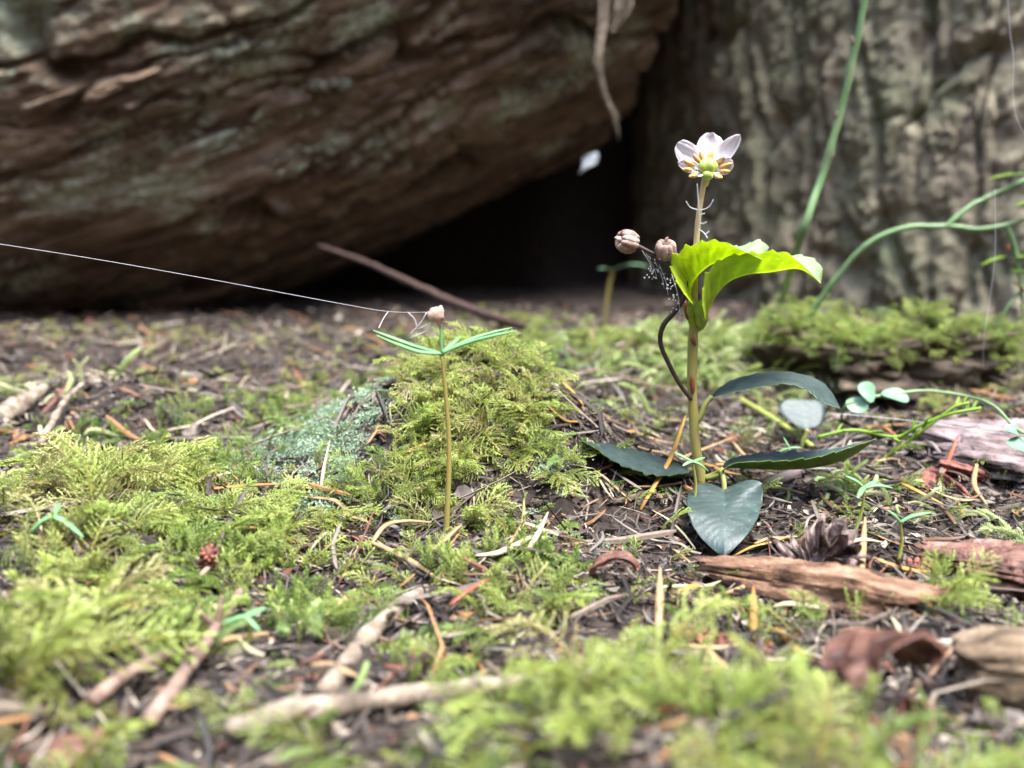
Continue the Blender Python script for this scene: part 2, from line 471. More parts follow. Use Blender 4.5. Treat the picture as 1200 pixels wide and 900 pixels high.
def leaf(stations, n=26, w=9, tooth=0.0, thick=0.012, teeth=9, seed=0, speck=0.0):
    """stations: list of (E1, M, E2) 3-D points from petiole to tip; two sheets, top = slot 0, underside = slot 1"""
    st = np.array([[*a, *b, *c] for a, b, c in stations])
    c = spline(st, n)
    E1, Mi, E2 = c[:, :3], c[:, 3:6], c[:, 6:]
    tt = np.linspace(0, 1, n)
    saw = (tt * teeth * 1.0) % 1.0
    saw = tooth * (0.5 + 0.5 * perlin(tt * 13 + seed, 0.3)) * saw * np.sin(pi * np.clip(tt, 0, 1)) ** 0.4
    E1 = E1 + (E1 - Mi) * saw[:, None]
    E2 = E2 + (E2 - Mi) * saw[:, None]
    s = np.linspace(-1, 1, w)
    v = np.zeros((n, w, 3))
    for j, q in enumerate(s):
        # quadratic through the midrib gives each half a slight curve
        e = E1 if q < 0 else E2
        a = abs(q)
        bulge = 0.06 * a * (1 - a)
        v[:, j] = Mi * (1 - a) + e * a
        v[:, j, 2] += bulge * np.linalg.norm(e - Mi, axis=1)
    du = np.gradient(v, axis=0); dv = np.gradient(v, axis=1)
    nr = np.cross(du, dv); nr /= np.linalg.norm(nr, axis=2)[..., None] + 1e-9
    # side veins and small blisters of the blade
    ripple = (0.013 if speck == 0 else 0.003) * np.sin((tt[:, None] * 15 - np.abs(s)[None] * 3.0) * 2 * pi) * np.sin(pi * np.abs(s))[None] * np.sin(pi * tt)[:, None]
    v = v + nr * ripple[..., None]
    # which side is up: the blade's upper face
    top = v; bot = v - nr * thick
    V = np.concatenate([top.reshape(-1, 3), bot.reshape(-1, 3)])
    vein = np.exp(-(s[None] / 0.045) ** 2) * np.ones((n, 1))
    ph = (tt[:, None] * 8 - np.abs(s)[None] * 1.6) % 1.0
    vein = vein if speck == 0 else vein * 0.5
    vein = np.maximum(vein, (0.75 if speck == 0 else 0.28) * np.exp(-((ph - 0.5) / 0.07) ** 2) * (1 - np.abs(s)[None] ** 3))
    blotch = (0.16 if speck == 0 else 0.35) * fbm(v[..., 0] * 4 + seed, v[..., 1] * 4, v[..., 2] * 4, 3)
    cm = 1 + blotch[..., None] + vein[..., None] * np.array([0.42, 0.36, 0.30])
    dry = smooth(fbm(v[..., 0] * 22 + seed, v[..., 1] * 22, v[..., 2] * 22, 2), 0.62, 0.72)      # specks of dirt
    cm = cm * (1 - 0.0 * dry[..., None]) + speck * dry[..., None] * np.array([4.0, 3.0, 3.0])
    leaf.col = np.tile(cm.reshape(-1, 3), (2, 1))
    f, mi = [], []
    o = n * w
    for i in range(n - 1):
        for j in range(w - 1):
            a, b, c_, d = i*w + j, i*w + j + 1, (i+1)*w + j + 1, (i+1)*w + j
            f.append((a, d, c_, b)); mi.append(0)
            f.append((o + a, o + b, o + c_, o + d)); mi.append(1)
    for i in range(n - 1):
        for j in (0, w - 1):
            a, d = i*w + j, (i+1)*w + j
            f.append((a, o + a, o + d, d)); mi.append(1)
    return (V, f), mi

def blade(p0, p1, width, bend=0.0, up=(0, 0, 1), cup=0.15, n=9, shape=0.6, thick=0.01):
    """simple pointed leaf from p0 to p1"""
    p0, p1 = np.asarray(p0, float), np.asarray(p1, float)
    d = p1 - p0; L = np.linalg.norm(d); d /= L
    side = np.cross(d, up); side /= np.linalg.norm(side) + 1e-9
    nr = np.cross(side, d)
    v, f = [], []
    for k, off in enumerate((0, -thick)):
        for i in range(n):
            t = i / (n - 1)
            wv = width * 0.5 * (sin(pi * t ** shape)) ** 0.8 if 0 < t < 1 else 0.002
            c = p0 + d * L * t + nr * (bend * L * sin(pi * t) + off)
            v += [c - side * wv + nr * cup * wv, c, c + side * wv + nr * cup * wv]
    for k in (0, 1):
        o = k * n * 3
        for i in range(n - 1):
            for j in (0, 1):
                q = (o + i*3 + j, o + i*3 + j + 1, o + (i+1)*3 + j + 1, o + (i+1)*3 + j)
                f.append(q if k == 0 else q[::-1])
    return np.array(v), f

# ---------------------------------------------------------------- the setting: forest floor
def grade(lo, a, b, hi, fine, coarse):
    L = -np.geomspace(1, 1 + (a - lo), coarse)[::-1] + a + 1
    R = np.geomspace(1, 1 + (hi - b), coarse) + b - 1
    return np.concatenate([L[:-1], np.arange(a, b, fine), R])

gx = grade(-2500, -34, 38, 2500, 0.22, 26)
gy = grade(-2500, 3, 62, 2500, 0.22, 26)
X, Y = np.meshgrid(gx, gy)
Z = hf(X, Y) + 0.05 * fbm(X * 2.2, Y * 2.2, 0.5, 3) * (np.hypot(X, Y) < 90)
nx, ny = len(gx), len(gy)
idx = np.arange(nx * ny).reshape(ny, nx)
quads = np.stack([idx[:-1, :-1], idx[:-1, 1:], idx[1:, 1:], idx[1:, :-1]], -1).reshape(-1, 4)
ground = link_mesh('ground', np.stack([X, Y, Z], -1).reshape(-1, 3), quads, 'soil')
tag(ground, 'dark crumbly forest soil under the moss and needles', 'ground', kind='structure')

# ---------------------------------------------------------------- fallen log
LOGX = np.array([-260, -120, -60, -40, -27, -24, -10, 5, 12, 20.0])
LOGZ = np.array([8, 10, 13.8, 15.6, 17.0, 18.0, 24.2, 32.6, 36.6, 41.0])
LOGY = np.array([90, 72, 61, 58, 57, 57, 58.5, 62, 64, 66.0])
LR = 20.0
_lx = np.linspace(-260, 20, 1200)
_sm = lambda v: np.convolve(np.pad(np.interp(_lx, LOGX, v), 30, mode='edge'), np.ones(61) / 61, 'valid')
_lz, _ly = _sm(LOGZ), _sm(LOGY)
_ll = np.concatenate([[0], np.cumsum(np.sqrt(np.diff(_lx)**2 + np.diff(_ly)**2 + np.diff(_lz)**2))])

def log_disp(a, s):
    w = 1.5 * perlin(a * 0.12, s * 0.25, 5.5) + 0.6 * perlin(a * 0.4, s * 0.7, 2.5)
    w2 = 0.7 * perlin(a * 0.9, s * 1.6, 12.5) + 0.35 * perlin(a * 2.1, s * 3.6, 14.5)
    e1, r1, q1, c1 = voronoi(a * 0.055 + 0.14 * w, s * 0.25 + 0.30 * w + 0.06 * w2, 3)
    e2, r2, q2, c2 = voronoi(a * 0.17 + 0.2 * w + 0.12 * w2, s * 0.62 + 0.3 * w + 0.2 * w2, 40)
    e3, r3, q3, c3 = voronoi(a * 0.55 + 0.3 * w2, s * 1.6 + 0.35 * w2, 90)
    broken = smooth(perlin(a * 0.07, s * 0.16, 6.6), -0.15, 0.25)
    d = 0.6 * fbm(a * 0.05, s * 0.16, 9.1, 2)
    d = d + 0.5 * r1 - 1.7 * (1 - smooth(e1, 0.0, 0.10)) ** 1.1
    d = d + (0.30 * r2 - 0.6 * (1 - smooth(e2, 0.0, 0.14))) * (0.12 + 0.88 * broken)
    d = d + 0.15 * r3 * (0.2 + 0.8 * broken) - 0.15 * (0.3 + 0.7 * broken) * (1 - smooth(e3, 0, 0.2))
    d = d + 0.16 * fbm(a * 0.6, s * 2.0, 3.7, 4) + 0.12 * fbm(a * 1.6, s * 5.0, 8.7, 3)
    return d

def log_surf(x, th, off=0.0, disp=True):
    x = np.asarray(x, float); th = np.asarray(th, float)
    c = np.stack([x, np.interp(x, _lx, _ly), np.interp(x, _lx, _lz)], -1)
    e = 0.6
    t = np.stack([np.full(x.shape, 2 * e), np.interp(x + e, _lx, _ly) - np.interp(x - e, _lx, _ly), np.interp(x + e, _lx, _lz) - np.interp(x - e, _lx, _lz)], -1)
    t /= np.linalg.norm(t, axis=-1)[..., None]
    n1 = np.cross(t, np.array([0, 0, 1.0])); n1 /= np.linalg.norm(n1, axis=-1)[..., None]   # toward the camera
    n2 = np.cross(n1, t)
    a = np.interp(x, _lx, _ll); s = LR * th
    d = log_disp(a, s) if disp else 0.0
    nr = np.cos(th)[..., None] * n1 + np.sin(th)[..., None] * n2
    return c + nr * (LR + d + off)[..., None], a, s

ux = np.concatenate([np.linspace(-260, -44, 40)[:-1], np.arange(-44, 6.6, 0.16)])
ut = np.concatenate([np.arange(radians(-115), radians(42), 0.0075), np.linspace(radians(42), radians(245), 50)[1:-1]])
UX, UT = np.meshgrid(ux, ut, indexing='ij')
xe_ = 5.6 + LR * np.sin(UT) * 0.44 + 8.0 * smooth(UT, radians(-32), radians(8)) * smooth(UT, radians(190), radians(120))                       # the log was sawn and torn off upright
UXs = np.where(UX > -16, -16 + (UX + 16) * (xe_ + 16) / (6.5 + 16), UX)
UXs = UXs + 1.2 * smooth(UX, 3, 6.5) * (fbm(UT * 2.5, 0.3, 2.0, 4) - 0.3)       # ragged broken end
pv, pa, ps = log_surf(UXs, UT)
nu_, nt_ = UX.shape
idx = np.arange(nu_ * nt_).reshape(nu_, nt_)
nxt = np.roll(idx, -1, axis=1)
lf = np.stack([idx[:-1], nxt[:-1], nxt[1:], idx[1:]], -1).reshape(-1, 4)
LOG = thing('fallen_log', (-27, 55, 0), 'huge fallen log with brown furrowed bark and pale lichen, leaning over a dark hollow', 'log')
part('bark', (pv.reshape(-1, 3), lf[:, ::-1]), 'log_bark', LOG, attrs={'grain': np.stack([pa, ps, 0 * pa], -1).reshape(-1, 3)})
# broken end of the log
rr_ = np.linspace(1, 0, 26)
cen, _, _ = log_surf(np.full(1, 5.6), np.zeros(1), off=np.array([-LR]), disp=False)
ring = pv[-1]
ev = cen[0] + (ring - cen[0])[None] * rr_[:, None, None]
ev[..., 0] += (1 - rr_)[:, None] * 1.2 * fbm(ev[..., 1] * 0.3, ev[..., 2] * 0.3, 1.0, 4)
ei = np.arange(26 * nt_).reshape(26, nt_); en = np.roll(ei, -1, axis=1)
part('broken_end', (ev.reshape(-1, 3), np.stack([ei[:-1], en[:-1], en[1:], ei[1:]], -1).reshape(-1, 4)[:, ::-1]), 'rot_wood', LOG,
     attrs={'grain': ev.reshape(-1, 3)})

def bark_plate(surf, parent, name, u0, v0, du, dv, h, mat, seed):
    """a raised flake of bark lying on a curved surface"""
    n, m = 26, 20
    a, b = np.meshgrid(np.linspace(-1, 1, n), np.linspace(-1, 1, m), indexing='ij')
    ang = np.arctan2(b, a)
    lim = 0.78 + 0.22 * fbm(np.cos(ang) * 1.3 + seed, np.sin(ang) * 1.3, seed * 0.7, 3)
    r = np.sqrt(a**2 + b**2) / np.maximum(lim, 0.3)
    hh = h * (1 - smooth(r, 0.80, 1.0)) - 0.5 * smooth(r, 0.8, 1.05)
    hh = hh + 0.12 * fbm(a * 3 + seed, b * 6, 1.5, 3) * (r < 1)
    p, ga, gs = surf(u0 + a * du, v0 + b * dv, off=hh)
    idx = np.arange(n * m).reshape(n, m)
    f = np.stack([idx[:-1, :-1], idx[:-1, 1:], idx[1:, 1:], idx[1:, :-1]], -1).reshape(-1, 4)
    keep = (r[:-1, :-1].ravel() < 1.15)
    return part(name, (p.reshape(-1, 3), f[keep]), mat, parent, attrs={'grain': np.stack([ga, gs, 0 * ga + seed * 0.37], -1).reshape(-1, 3)})

R_ = random.Random(5)
for i in range(46):
    bark_plate(log_surf, LOG, 'bark_plate', R_.uniform(-31, -4), radians(R_.uniform(-62, 14)), R_.uniform(1.1, 3.6), R_.uniform(0.022, 0.062), R_.uniform(0.08, 0.3), 'log_bark', R_.uniform(0, 90))
# splinters hanging from the broken end: bundles of torn fibres
for k, (pp, rad) in enumerate([
    ([(703, -40, 44.5), (706, 20, 44.3), (700, 70, 44), (708, 110, 44.2), (722, 140, 44.4), (727, 165, 44.6)], [0.42, 0.40, 0.22, 0.10, 0.26, 0.12]),
    ([(735, -30, 45.2), (728, 10, 45), (716, 40, 44.8)], [0.8, 0.6, 0.25])]):
    fib = []
    P3 = np.array([Q(*p) for p in pp])
    for j in range(14):
        a0 = R_.uniform(0, 6.28); tw = R_.uniform(-1.5, 1.5)
        cut = R_.randint(max(2, len(pp) - 2), len(pp))
        pj = [P3[i] + rad[i] * R_.uniform(0.3, 0.8) * np.array([cos(a0 + tw * i / 3), 0.6 * sin(a0 + tw * i / 3), 0.3 * R_.uniform(-1, 1)]) for i in range(cut)]
        fib.append(tube(pj, [0.13 * R_.uniform(0.6, 1.3)] * (cut - 1) + [0.03], 6, 22, flat=0.5, rough=0.6, seed=j))
    part('splinter', join(*fib), 'pale_wood', LOG)

# ---------------------------------------------------------------- standing trunk
TC = np.array([38.0, 66.0]); TR = 28.0

def trunk_disp(s, z):
    w = 1.2 * perlin(s * 0.25, z * 0.10, 15.5) + 0.5 * perlin(s * 0.6, z * 0.35, 12.5)
    w2 = 0.7 * perlin(s * 1.5, z * 0.8, 32.5) + 0.35 * perlin(s * 3.2, z * 2.0, 34.5)
    e1, r1, q1, c1 = voronoi(s * 0.30 + 0.25 * w + 0.05 * w2, z * 0.075 + 0.15 * w, 13)
    e2, r2, q2, c2 = voronoi(s * 0.62 + 0.2 * w2, z * 0.20 + 0.2 * w + 0.1 * w2, 60)
    e3, r3, q3, c3 = voronoi(s * 1.5 + 0.3 * w2, z * 0.7 + 0.3 * w2, 120)
    d = 0.55 * fbm(s * 0.16, z * 0.06, 29.1, 2)
    d = d + 0.32 * r1 - 0.6 * (1 - smooth(e1, 0.0, 0.16)) ** 1.2
    d = d + 0.34 * r2 - 0.30 * (1 - smooth(e2, 0.0, 0.25)) + 0.12 * r3 - 0.07 * (1 - smooth(e3, 0, 0.2))
    d = d + 0.20 * fbm(s * 1.3, z * 0.7, 23.7, 3) + 0.16 * fbm(s * 3.2, z * 2.2, 25.7, 3)
    return d

def trunk_surf(th, z, off=0.0):
    th = np.asarray(th, float); z = np.asarray(z, float)
    flare = 1.6 * np.exp(-(z + 3) / 6.0) * (1 + 0.5 * np.sin(th * 5 + 0.7)) * (1 - 0.9 * smooth(th, 0.5, 1.1)) + 0.015 * np.maximum(0, 40 - z)
    s = TR * th
    r = TR + flare + trunk_disp(s, z) + off
    p = np.stack([TC[0] - r * np.sin(th), TC[1] - r * np.cos(th), z], -1)
    return p, s, z

tt_ = np.concatenate([np.arange(-0.95, 1.75, 0.0062), np.linspace(1.75, 2 * pi - 0.95, 50)[1:-1]])
tz_ = np.concatenate([np.arange(-6, 21, 0.17), np.geomspace(21, 420, 40)])
TT, TZ = np.meshgrid(tt_, tz_, indexing='ij')
tp, ts, tz2 = trunk_surf(TT, TZ)
idx = np.arange(TT.size).reshape(TT.shape); nxt = np.roll(idx, -1, axis=0)
tf = np.stack([idx[:, :-1], nxt[:, :-1], nxt[:, 1:], idx[:, 1:]], -1).reshape(-1, 4)
TRUNK = thing('tree_trunk', (38, 66, 0), 'broad standing tree trunk with upright grey-brown bark beside the log', 'tree')
part('trunk', (tp.reshape(-1, 3), tf[:, ::-1]), 'trunk_bark', TRUNK, attrs={'grain': np.stack([ts, 0 * ts, tz2], -1).reshape(-1, 3)})
def trunk_surf2(th, z, off=0.0):
    p, s, zz = trunk_surf(th, z, off)
    return p, s, zz
for i in range(40):
    n_ = bark_plate(trunk_surf2, TRUNK, 'bark_plate', R_.uniform(-0.45, 1.25), R_.uniform(-1, 17), R_.uniform(0.02, 0.055), R_.uniform(0.9, 2.8), R_.uniform(0.06, 0.2), 'trunk_bark', R_.uniform(0, 90))
    a_ = n_.data.attributes['grain']; buf = np.zeros(len(n_.data.vertices) * 3); a_.data.foreach_get('vector', buf)
    buf = buf.reshape(-1, 3)[:, [0, 2, 1]].copy(); a_.data.foreach_set('vector', buf.ravel())

# ---------------------------------------------------------------- mossy block of wood before the trunk
def lump(c, size, seed, rough=0.25, nu=64, nv=40, freq=0.5, box=0.35, rot=0.0, tilt=0.0, roll=0.0):
    """an irregular chunk: a superellipsoid broken up by noise"""
    th = np.linspace(0, 2 * pi, nu, endpoint=False); ph = np.linspace(0.001, pi - 0.001, nv)
    PH, TH = np.meshgrid(ph, th, indexing='ij')
    sg = lambda v, p: np.sign(v) * np.abs(v) ** p
    x = sg(np.sin(PH), box) * sg(np.cos(TH), box); y = sg(np.sin(PH), box) * sg(np.sin(TH), box); z = sg(np.cos(PH), box)
    p = np.stack([x * size[0], y * size[1], z * size[2]], -1)
    g = p.copy()
    nz = fbm(p[..., 0] * freq * 0.5 + seed, p[..., 1] * freq, p[..., 2] * freq + seed, 5)
    ln = np.linalg.norm(p, axis=-1)[..., None] + 1e-6
    p = p + p / ln * (rough * nz[..., None] * np.mean(size))
    ca, sa = cos(tilt), sin(tilt)
    p = np.stack([p[..., 0] * ca - p[..., 2] * sa, p[..., 1], p[..., 0] * sa + p[..., 2] * ca], -1)
    ca, sa = cos(roll), sin(roll)
    p = np.stack([p[..., 0], p[..., 1] * ca - p[..., 2] * sa, p[..., 1] * sa + p[..., 2] * ca], -1)
    ca, sa = cos(rot), sin(rot)
    p = np.stack([p[..., 0] * ca - p[..., 1] * sa, p[..., 0] * sa + p[..., 1] * ca, p[..., 2]], -1) + np.asarray(c)
    idx = np.arange(nu * nv).reshape(nv, nu); nxt = np.roll(idx, -1, axis=1)
    f = np.stack([idx[:-1], idx[1:], nxt[1:], nxt[:-1]], -1).reshape(-1, 4)
    return (p.reshape(-1, 3), f), g.reshape(-1, 3)

cw = Q(1030, 424, 28.5)
(vf, g) = lump(cw, (3.7, 1.7, 1.15), 3.0, 0.75, 140, 90, 1.2, 0.6, rot=-0.12, tilt=-0.05)
WOODBLOCK = vf
o = link_mesh('mossy_wood', vf[0], vf[1], 'soil_wood', org=cw - np.array([0, 0, 1.0]), attrs={'grain': g})
tag(o, 'low block of rotten wood with moss on top before the standing trunk', 'wood')

# ---------------------------------------------------------------- plants and litter pieces follow

# ---------------------------------------------------------------- moss and lichen (uncountable: stuff)
def proto(name, v, f, mat, c):
    me = bpy.data.meshes.new(name)
    me.from_pydata((np.asarray(v) * U).tolist(), [], [list(map(int, q)) for q in f])
    me.materials.append(MAT[mat])
    a = me.color_attributes.new('col', 'FLOAT_COLOR', 'POINT')
    c = np.asarray(c)
    a.data.foreach_set('color', np.concatenate([c, np.ones((len(c), 1))], 1).ravel())
    me.update()
    return bpy.data.objects.new(name, me)

def leaflet(V, Fc, C, p, d, nr, L, w, c, curl=0.3):
    """one moss leaf: a folded pointed scale of four triangles"""
    s = np.cross(d, nr); s /= np.linalg.norm(s) + 1e-9
    o = len(V)
    m = p + d * L * 0.42
    V += [p, m - s * w + nr * w * 0.5, m - nr * 0.0, m + s * w + nr * w * 0.5, p + d * L + nr * L * curl]
    Fc += [(o, o + 1, o + 2), (o, o + 2, o + 3), (o + 1, o + 4, o + 2), (o + 2, o + 4, o + 3)]
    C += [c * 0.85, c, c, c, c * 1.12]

def ribbon(V, Fc, C, p, w, c):
    t, a, b = frames(p)
    o = len(V)
    for i in range(len(p)):
        for k in range(3):
            V.append(p[i] + w * (cos(k * 2.094) * a[i] + sin(k * 2.094) * b[i])); C.append(c)
    for i in range(len(p) - 1):
        for k in range(3):
            l = (k + 1) % 3
            Fc.append((o + i*3 + k, o + i*3 + l, o + i*3 + 3 + l, o + i*3 + 3 + k))

def make_frond(seed, L=2.0, nb=10, mat='moss', side=0.55, dead=0.35, leafL=0.11):
    rg = np.random.default_rng(seed)
    V, Fc, C = [], [], []
    lift = rg.uniform(0.9, 1.25); droop = rg.uniform(0.9, 1.7)
    n = 26
    ang = lift - droop * np.linspace(0, 1, n) ** 1.3
    wob = 0.25 * np.sin(np.linspace(0, 3, n) + rg.uniform(0, 6))
    p = np.cumsum(np.stack([np.cos(ang) * np.cos(wob), np.sin(wob) * np.cos(ang), np.sin(ang)], 1) * L / n, axis=0)
    p -= p[0]
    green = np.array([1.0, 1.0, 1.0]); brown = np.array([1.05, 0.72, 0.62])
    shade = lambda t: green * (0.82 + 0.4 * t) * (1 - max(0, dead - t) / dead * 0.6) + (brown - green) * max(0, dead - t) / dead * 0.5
    ribbon(V, Fc, C, p[::3], 0.018, np.array([1.0, 0.75, 0.6]))
    t, a, b = frames(p)
    for i in range(3, n):          # leaves on the main stem
        for k in range(3):
            az = rg.uniform(0, 2 * pi)
            nn = cos(az) * a[i] + sin(az) * b[i]
            d = t[i] * 0.75 + nn * 0.65; d /= np.linalg.norm(d)
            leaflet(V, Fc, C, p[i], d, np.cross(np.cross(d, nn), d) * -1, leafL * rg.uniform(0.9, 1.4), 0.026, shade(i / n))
    up = np.array([0, 0, 1.0])
    for j in range(nb):
        q = 0.2 + 0.78 * j / nb + rg.uniform(-0.02, 0.02)
        i = min(int(q * n), n - 1)
        for sgn in (-1, 1):
            bl = side * (0.45 + 0.75 * sin(pi * min(1, q * 0.95 + 0.08))) * rg.uniform(0.7, 1.2)
            sd = np.cross(up, t[i]); sd /= np.linalg.norm(sd) + 1e-9
            d0 = t[i] * 0.55 + sgn * sd * 0.85 + up * rg.uniform(-0.1, 0.35); d0 /= np.linalg.norm(d0)
            m = max(5, int(bl / 0.055))
            pts = [p[i].copy()]
            d = d0.copy()
            for k in range(m):
                d = d + t[i] * 0.05 - up * 0.045; d /= np.linalg.norm(d)
                pts.append(pts[-1] + d * bl / m)
            pts = np.array(pts)
            tb, ab, bb = frames(pts)
            for k in range(1, m + 1):
                for w2 in range(2):
                    az = rg.uniform(0, pi) + w2 * pi
                    nn = cos(az) * ab[k] + sin(az) * bb[k]
                    dd = tb[k] * 0.8 + nn * 0.6; dd /= np.linalg.norm(dd)
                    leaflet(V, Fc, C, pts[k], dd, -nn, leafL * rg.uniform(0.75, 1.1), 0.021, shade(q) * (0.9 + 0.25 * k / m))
    return proto('moss_frond', V, Fc, mat, np.clip(C, 0, 2))

def make_tuft(seed, L=0.9, mat='moss'):
    """upright star-leaved moss shoots"""
    rg = np.random.default_rng(seed)
    V, Fc, C = [], [], []
    for sh in range(4):
        base = np.array([rg.normal(0, 0.16), rg.normal(0, 0.16), 0])
        d = np.array([rg.normal(0, 0.3), rg.normal(0, 0.3), 1.0]); d /= np.linalg.norm(d)
        h = L * rg.uniform(0.6, 1.1)
        B = basis(d)
        for k in range(34):
            q = k / 33
            az = k * 2.4
            nn = B[:, 0] * cos(az) + B[:, 1] * sin(az)
            el = 0.55 + 0.7 * q
            dd = nn * cos(el) + d * sin(el)
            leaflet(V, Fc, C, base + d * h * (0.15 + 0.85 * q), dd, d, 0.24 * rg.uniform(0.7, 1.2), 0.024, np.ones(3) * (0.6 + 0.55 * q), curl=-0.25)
    return proto('moss_tuft', V, Fc, mat, np.clip(C, 0, 2))

def make_shoot(seed, L=1.7, mat='moss_pale'):
    """plump shoot wrapped in overlapping leaves"""
    rg = np.random.default_rng(seed)
    V, Fc, C = [], [], []
    n = 40
    ang = rg.uniform(0.5, 0.9) - rg.uniform(0.6, 1.4) * np.linspace(0, 1, n) ** 1.4
    yaw = 0.5 * np.sin(np.linspace(0, 2.5, n) + rg.uniform(0, 6))
    p = np.cumsum(np.stack([np.cos(ang) * np.cos(yaw), np.cos(ang) * np.sin(yaw), np.sin(ang)], 1) * L / n, axis=0); p -= p[0]
    t, a, b = frames(p)
    for i in range(n):
        q = i / (n - 1)
        w = 1.0 - 0.55 * q ** 3
        for k in range(4):
            az = i * 0.9 + k * pi / 2
            nn = cos(az) * a[i] + sin(az) * b[i]
            d = t[i] * 0.72 + nn * 0.7; d /= np.linalg.norm(d)
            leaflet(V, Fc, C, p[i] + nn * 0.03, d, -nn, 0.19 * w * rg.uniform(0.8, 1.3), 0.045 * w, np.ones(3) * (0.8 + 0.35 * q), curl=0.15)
    return proto('moss_shoot', V, Fc, mat, np.clip(C, 0, 2))

def make_crumb(seed, mat='lichen'):
    """powdery cup-lichen scales"""
    rg = np.random.default_rng(seed)
    V, Fc, C = [], [], []
    for k in range(46):
        p = np.array([rg.normal(0, 0.22), rg.normal(0, 0.22), rg.uniform(0, 0.12)])
        d = rg.normal(size=3); d[2] = abs(d[2]) * 0.7; d /= np.linalg.norm(d)
        leaflet(V, Fc, C, p, d, basis(d)[:, 0], rg.uniform(0.06, 0.13), rg.uniform(0.02, 0.05), np.ones(3) * rg.uniform(0.75, 1.15), curl=rg.uniform(-0.5, 0.5))
    return proto('lichen_scale', V, Fc, mat, np.clip(C, 0, 2))

def scatter(name, protos, pts, rot, scl, var, tint, label, cat):
    me = bpy.data.meshes.new(name)
    me.from_pydata((np.asarray(pts) * U).tolist(), [], [])
    a = me.attributes.new('rot', 'FLOAT_VECTOR', 'POINT'); a.data.foreach_set('vector', np.asarray(rot, float).ravel())
    a = me.attributes.new('scl', 'FLOAT', 'POINT'); a.data.foreach_set('value', np.asarray(scl, float))
    a = me.attributes.new('variant', 'INT', 'POINT'); a.data.foreach_set('value', np.asarray(var, dtype=np.int32))
    a = me.attributes.new('tint', 'FLOAT', 'POINT'); a.data.foreach_set('value', np.clip(tint, 0, 1))
    o = bpy.data.objects.new(name, me)
    col.objects.link(o)
    ng = bpy.data.node_groups.new(name, 'GeometryNodeTree')
    ng.interface.new_socket('Geometry', in_out='INPUT', socket_type='NodeSocketGeometry')
    ng.interface.new_socket('Geometry', in_out='OUTPUT', socket_type='NodeSocketGeometry')
    N, Lk = ng.nodes, ng.links
    gi, go = N.new('NodeGroupInput'), N.new('NodeGroupOutput')
    def at(nm, ty):
        n = N.new('GeometryNodeInputNamedAttribute'); n.data_type = ty; n.inputs['Name'].default_value = nm
        return n.outputs['Attribute']
    e2r = N.new('FunctionNodeEulerToRotation'); Lk.new(at('rot', 'FLOAT_VECTOR'), e2r.inputs[0])
    sc = at('scl', 'FLOAT'); va = at('variant', 'INT')
    jn = N.new('GeometryNodeJoinGeometry')
    for k, pr in enumerate(protos):
        cmp_ = N.new('FunctionNodeCompare'); cmp_.data_type = 'INT'; cmp_.operation = 'EQUAL'
        Lk.new(va, cmp_.inputs[2]); cmp_.inputs[3].default_value = k
        oi = N.new('GeometryNodeObjectInfo'); oi.inputs['Object'].default_value = pr; oi.inputs['As Instance'].default_value = True
        ip = N.new('GeometryNodeInstanceOnPoints')
        Lk.new(gi.outputs[0], ip.inputs['Points']); Lk.new(cmp_.outputs[0], ip.inputs['Selection'])
        Lk.new(oi.outputs['Geometry'], ip.inputs['Instance'])
        Lk.new(e2r.outputs[0], ip.inputs['Rotation']); Lk.new(sc, ip.inputs['Scale'])
        Lk.new(ip.outputs[0], jn.inputs[0])
    Lk.new(jn.outputs[0], go.inputs[0])
    md = o.modifiers.new('scatter', 'NODES'); md.node_group = ng
    return tag(o, label, cat, kind='stuff')

HEART = G(850, 625)
CURL = G(1035, 862)
def patch_points(patches, rg):
    P, T, S = [], [], []
    for px, py, rx, ry, dens, tint, sc in patches:
        c = G(px, py)
        wx = rx / F * (c[1] / cos(PITCH))
        near, far = G(px, min(py + ry, 1100)), G(px, max(py - ry, 372))
        wy = max(0.4, min(3.5, 0.5 * abs(far[1] - near[1])))
        cy = 0.5 * (near[1] + far[1]) if abs(far[1] - near[1]) < 7 else c[1]
        FINE = 0.80 if py < 740 else 0.88
        n = int(dens * 1.4 * pi * wx * wy)
        r = np.sqrt(rg.uniform(0, 1, n)) ** 1.15; a = rg.uniform(0, 2 * pi, n)
        x = c[0] + wx * r * np.cos(a) + rg.normal(0, 0.15, n); y = cy + wy * r * np.sin(a) + rg.normal(0, 0.15, n)
        keep = (fbm(x * 0.8, y * 0.8, 4.4, 3) > (-0.15 if dens < 14 else -0.38) + 0.22 * r) & (y > 4.6)
        keep &= ~((np.abs(x - CURL[0]) < 0.75) & (y > CURL[1] - 1.3) & (y < CURL[1] + 1.2))
        keep &= ~((np.abs(x - HEART[0]) < 0.75) & (np.abs(y - HEART[1]) < 1.2))
        x, y = x[keep], y[keep]
        P.append(np.stack([x, y, hf(x, y) - 0.12 + 0.30 * np.maximum(0, fbm(x * 1.1, y * 1.1, 6.4, 2))], 1))
        T.append(tint + 0.22 * perlin(x * 0.5, y * 0.5, 2.2) + rg.normal(0, 0.14, len(x))); S.append(sc * FINE * rg.uniform(0.6, 1.2, len(x)))
    return np.concatenate(P), np.concatenate(T), np.concatenate(S)

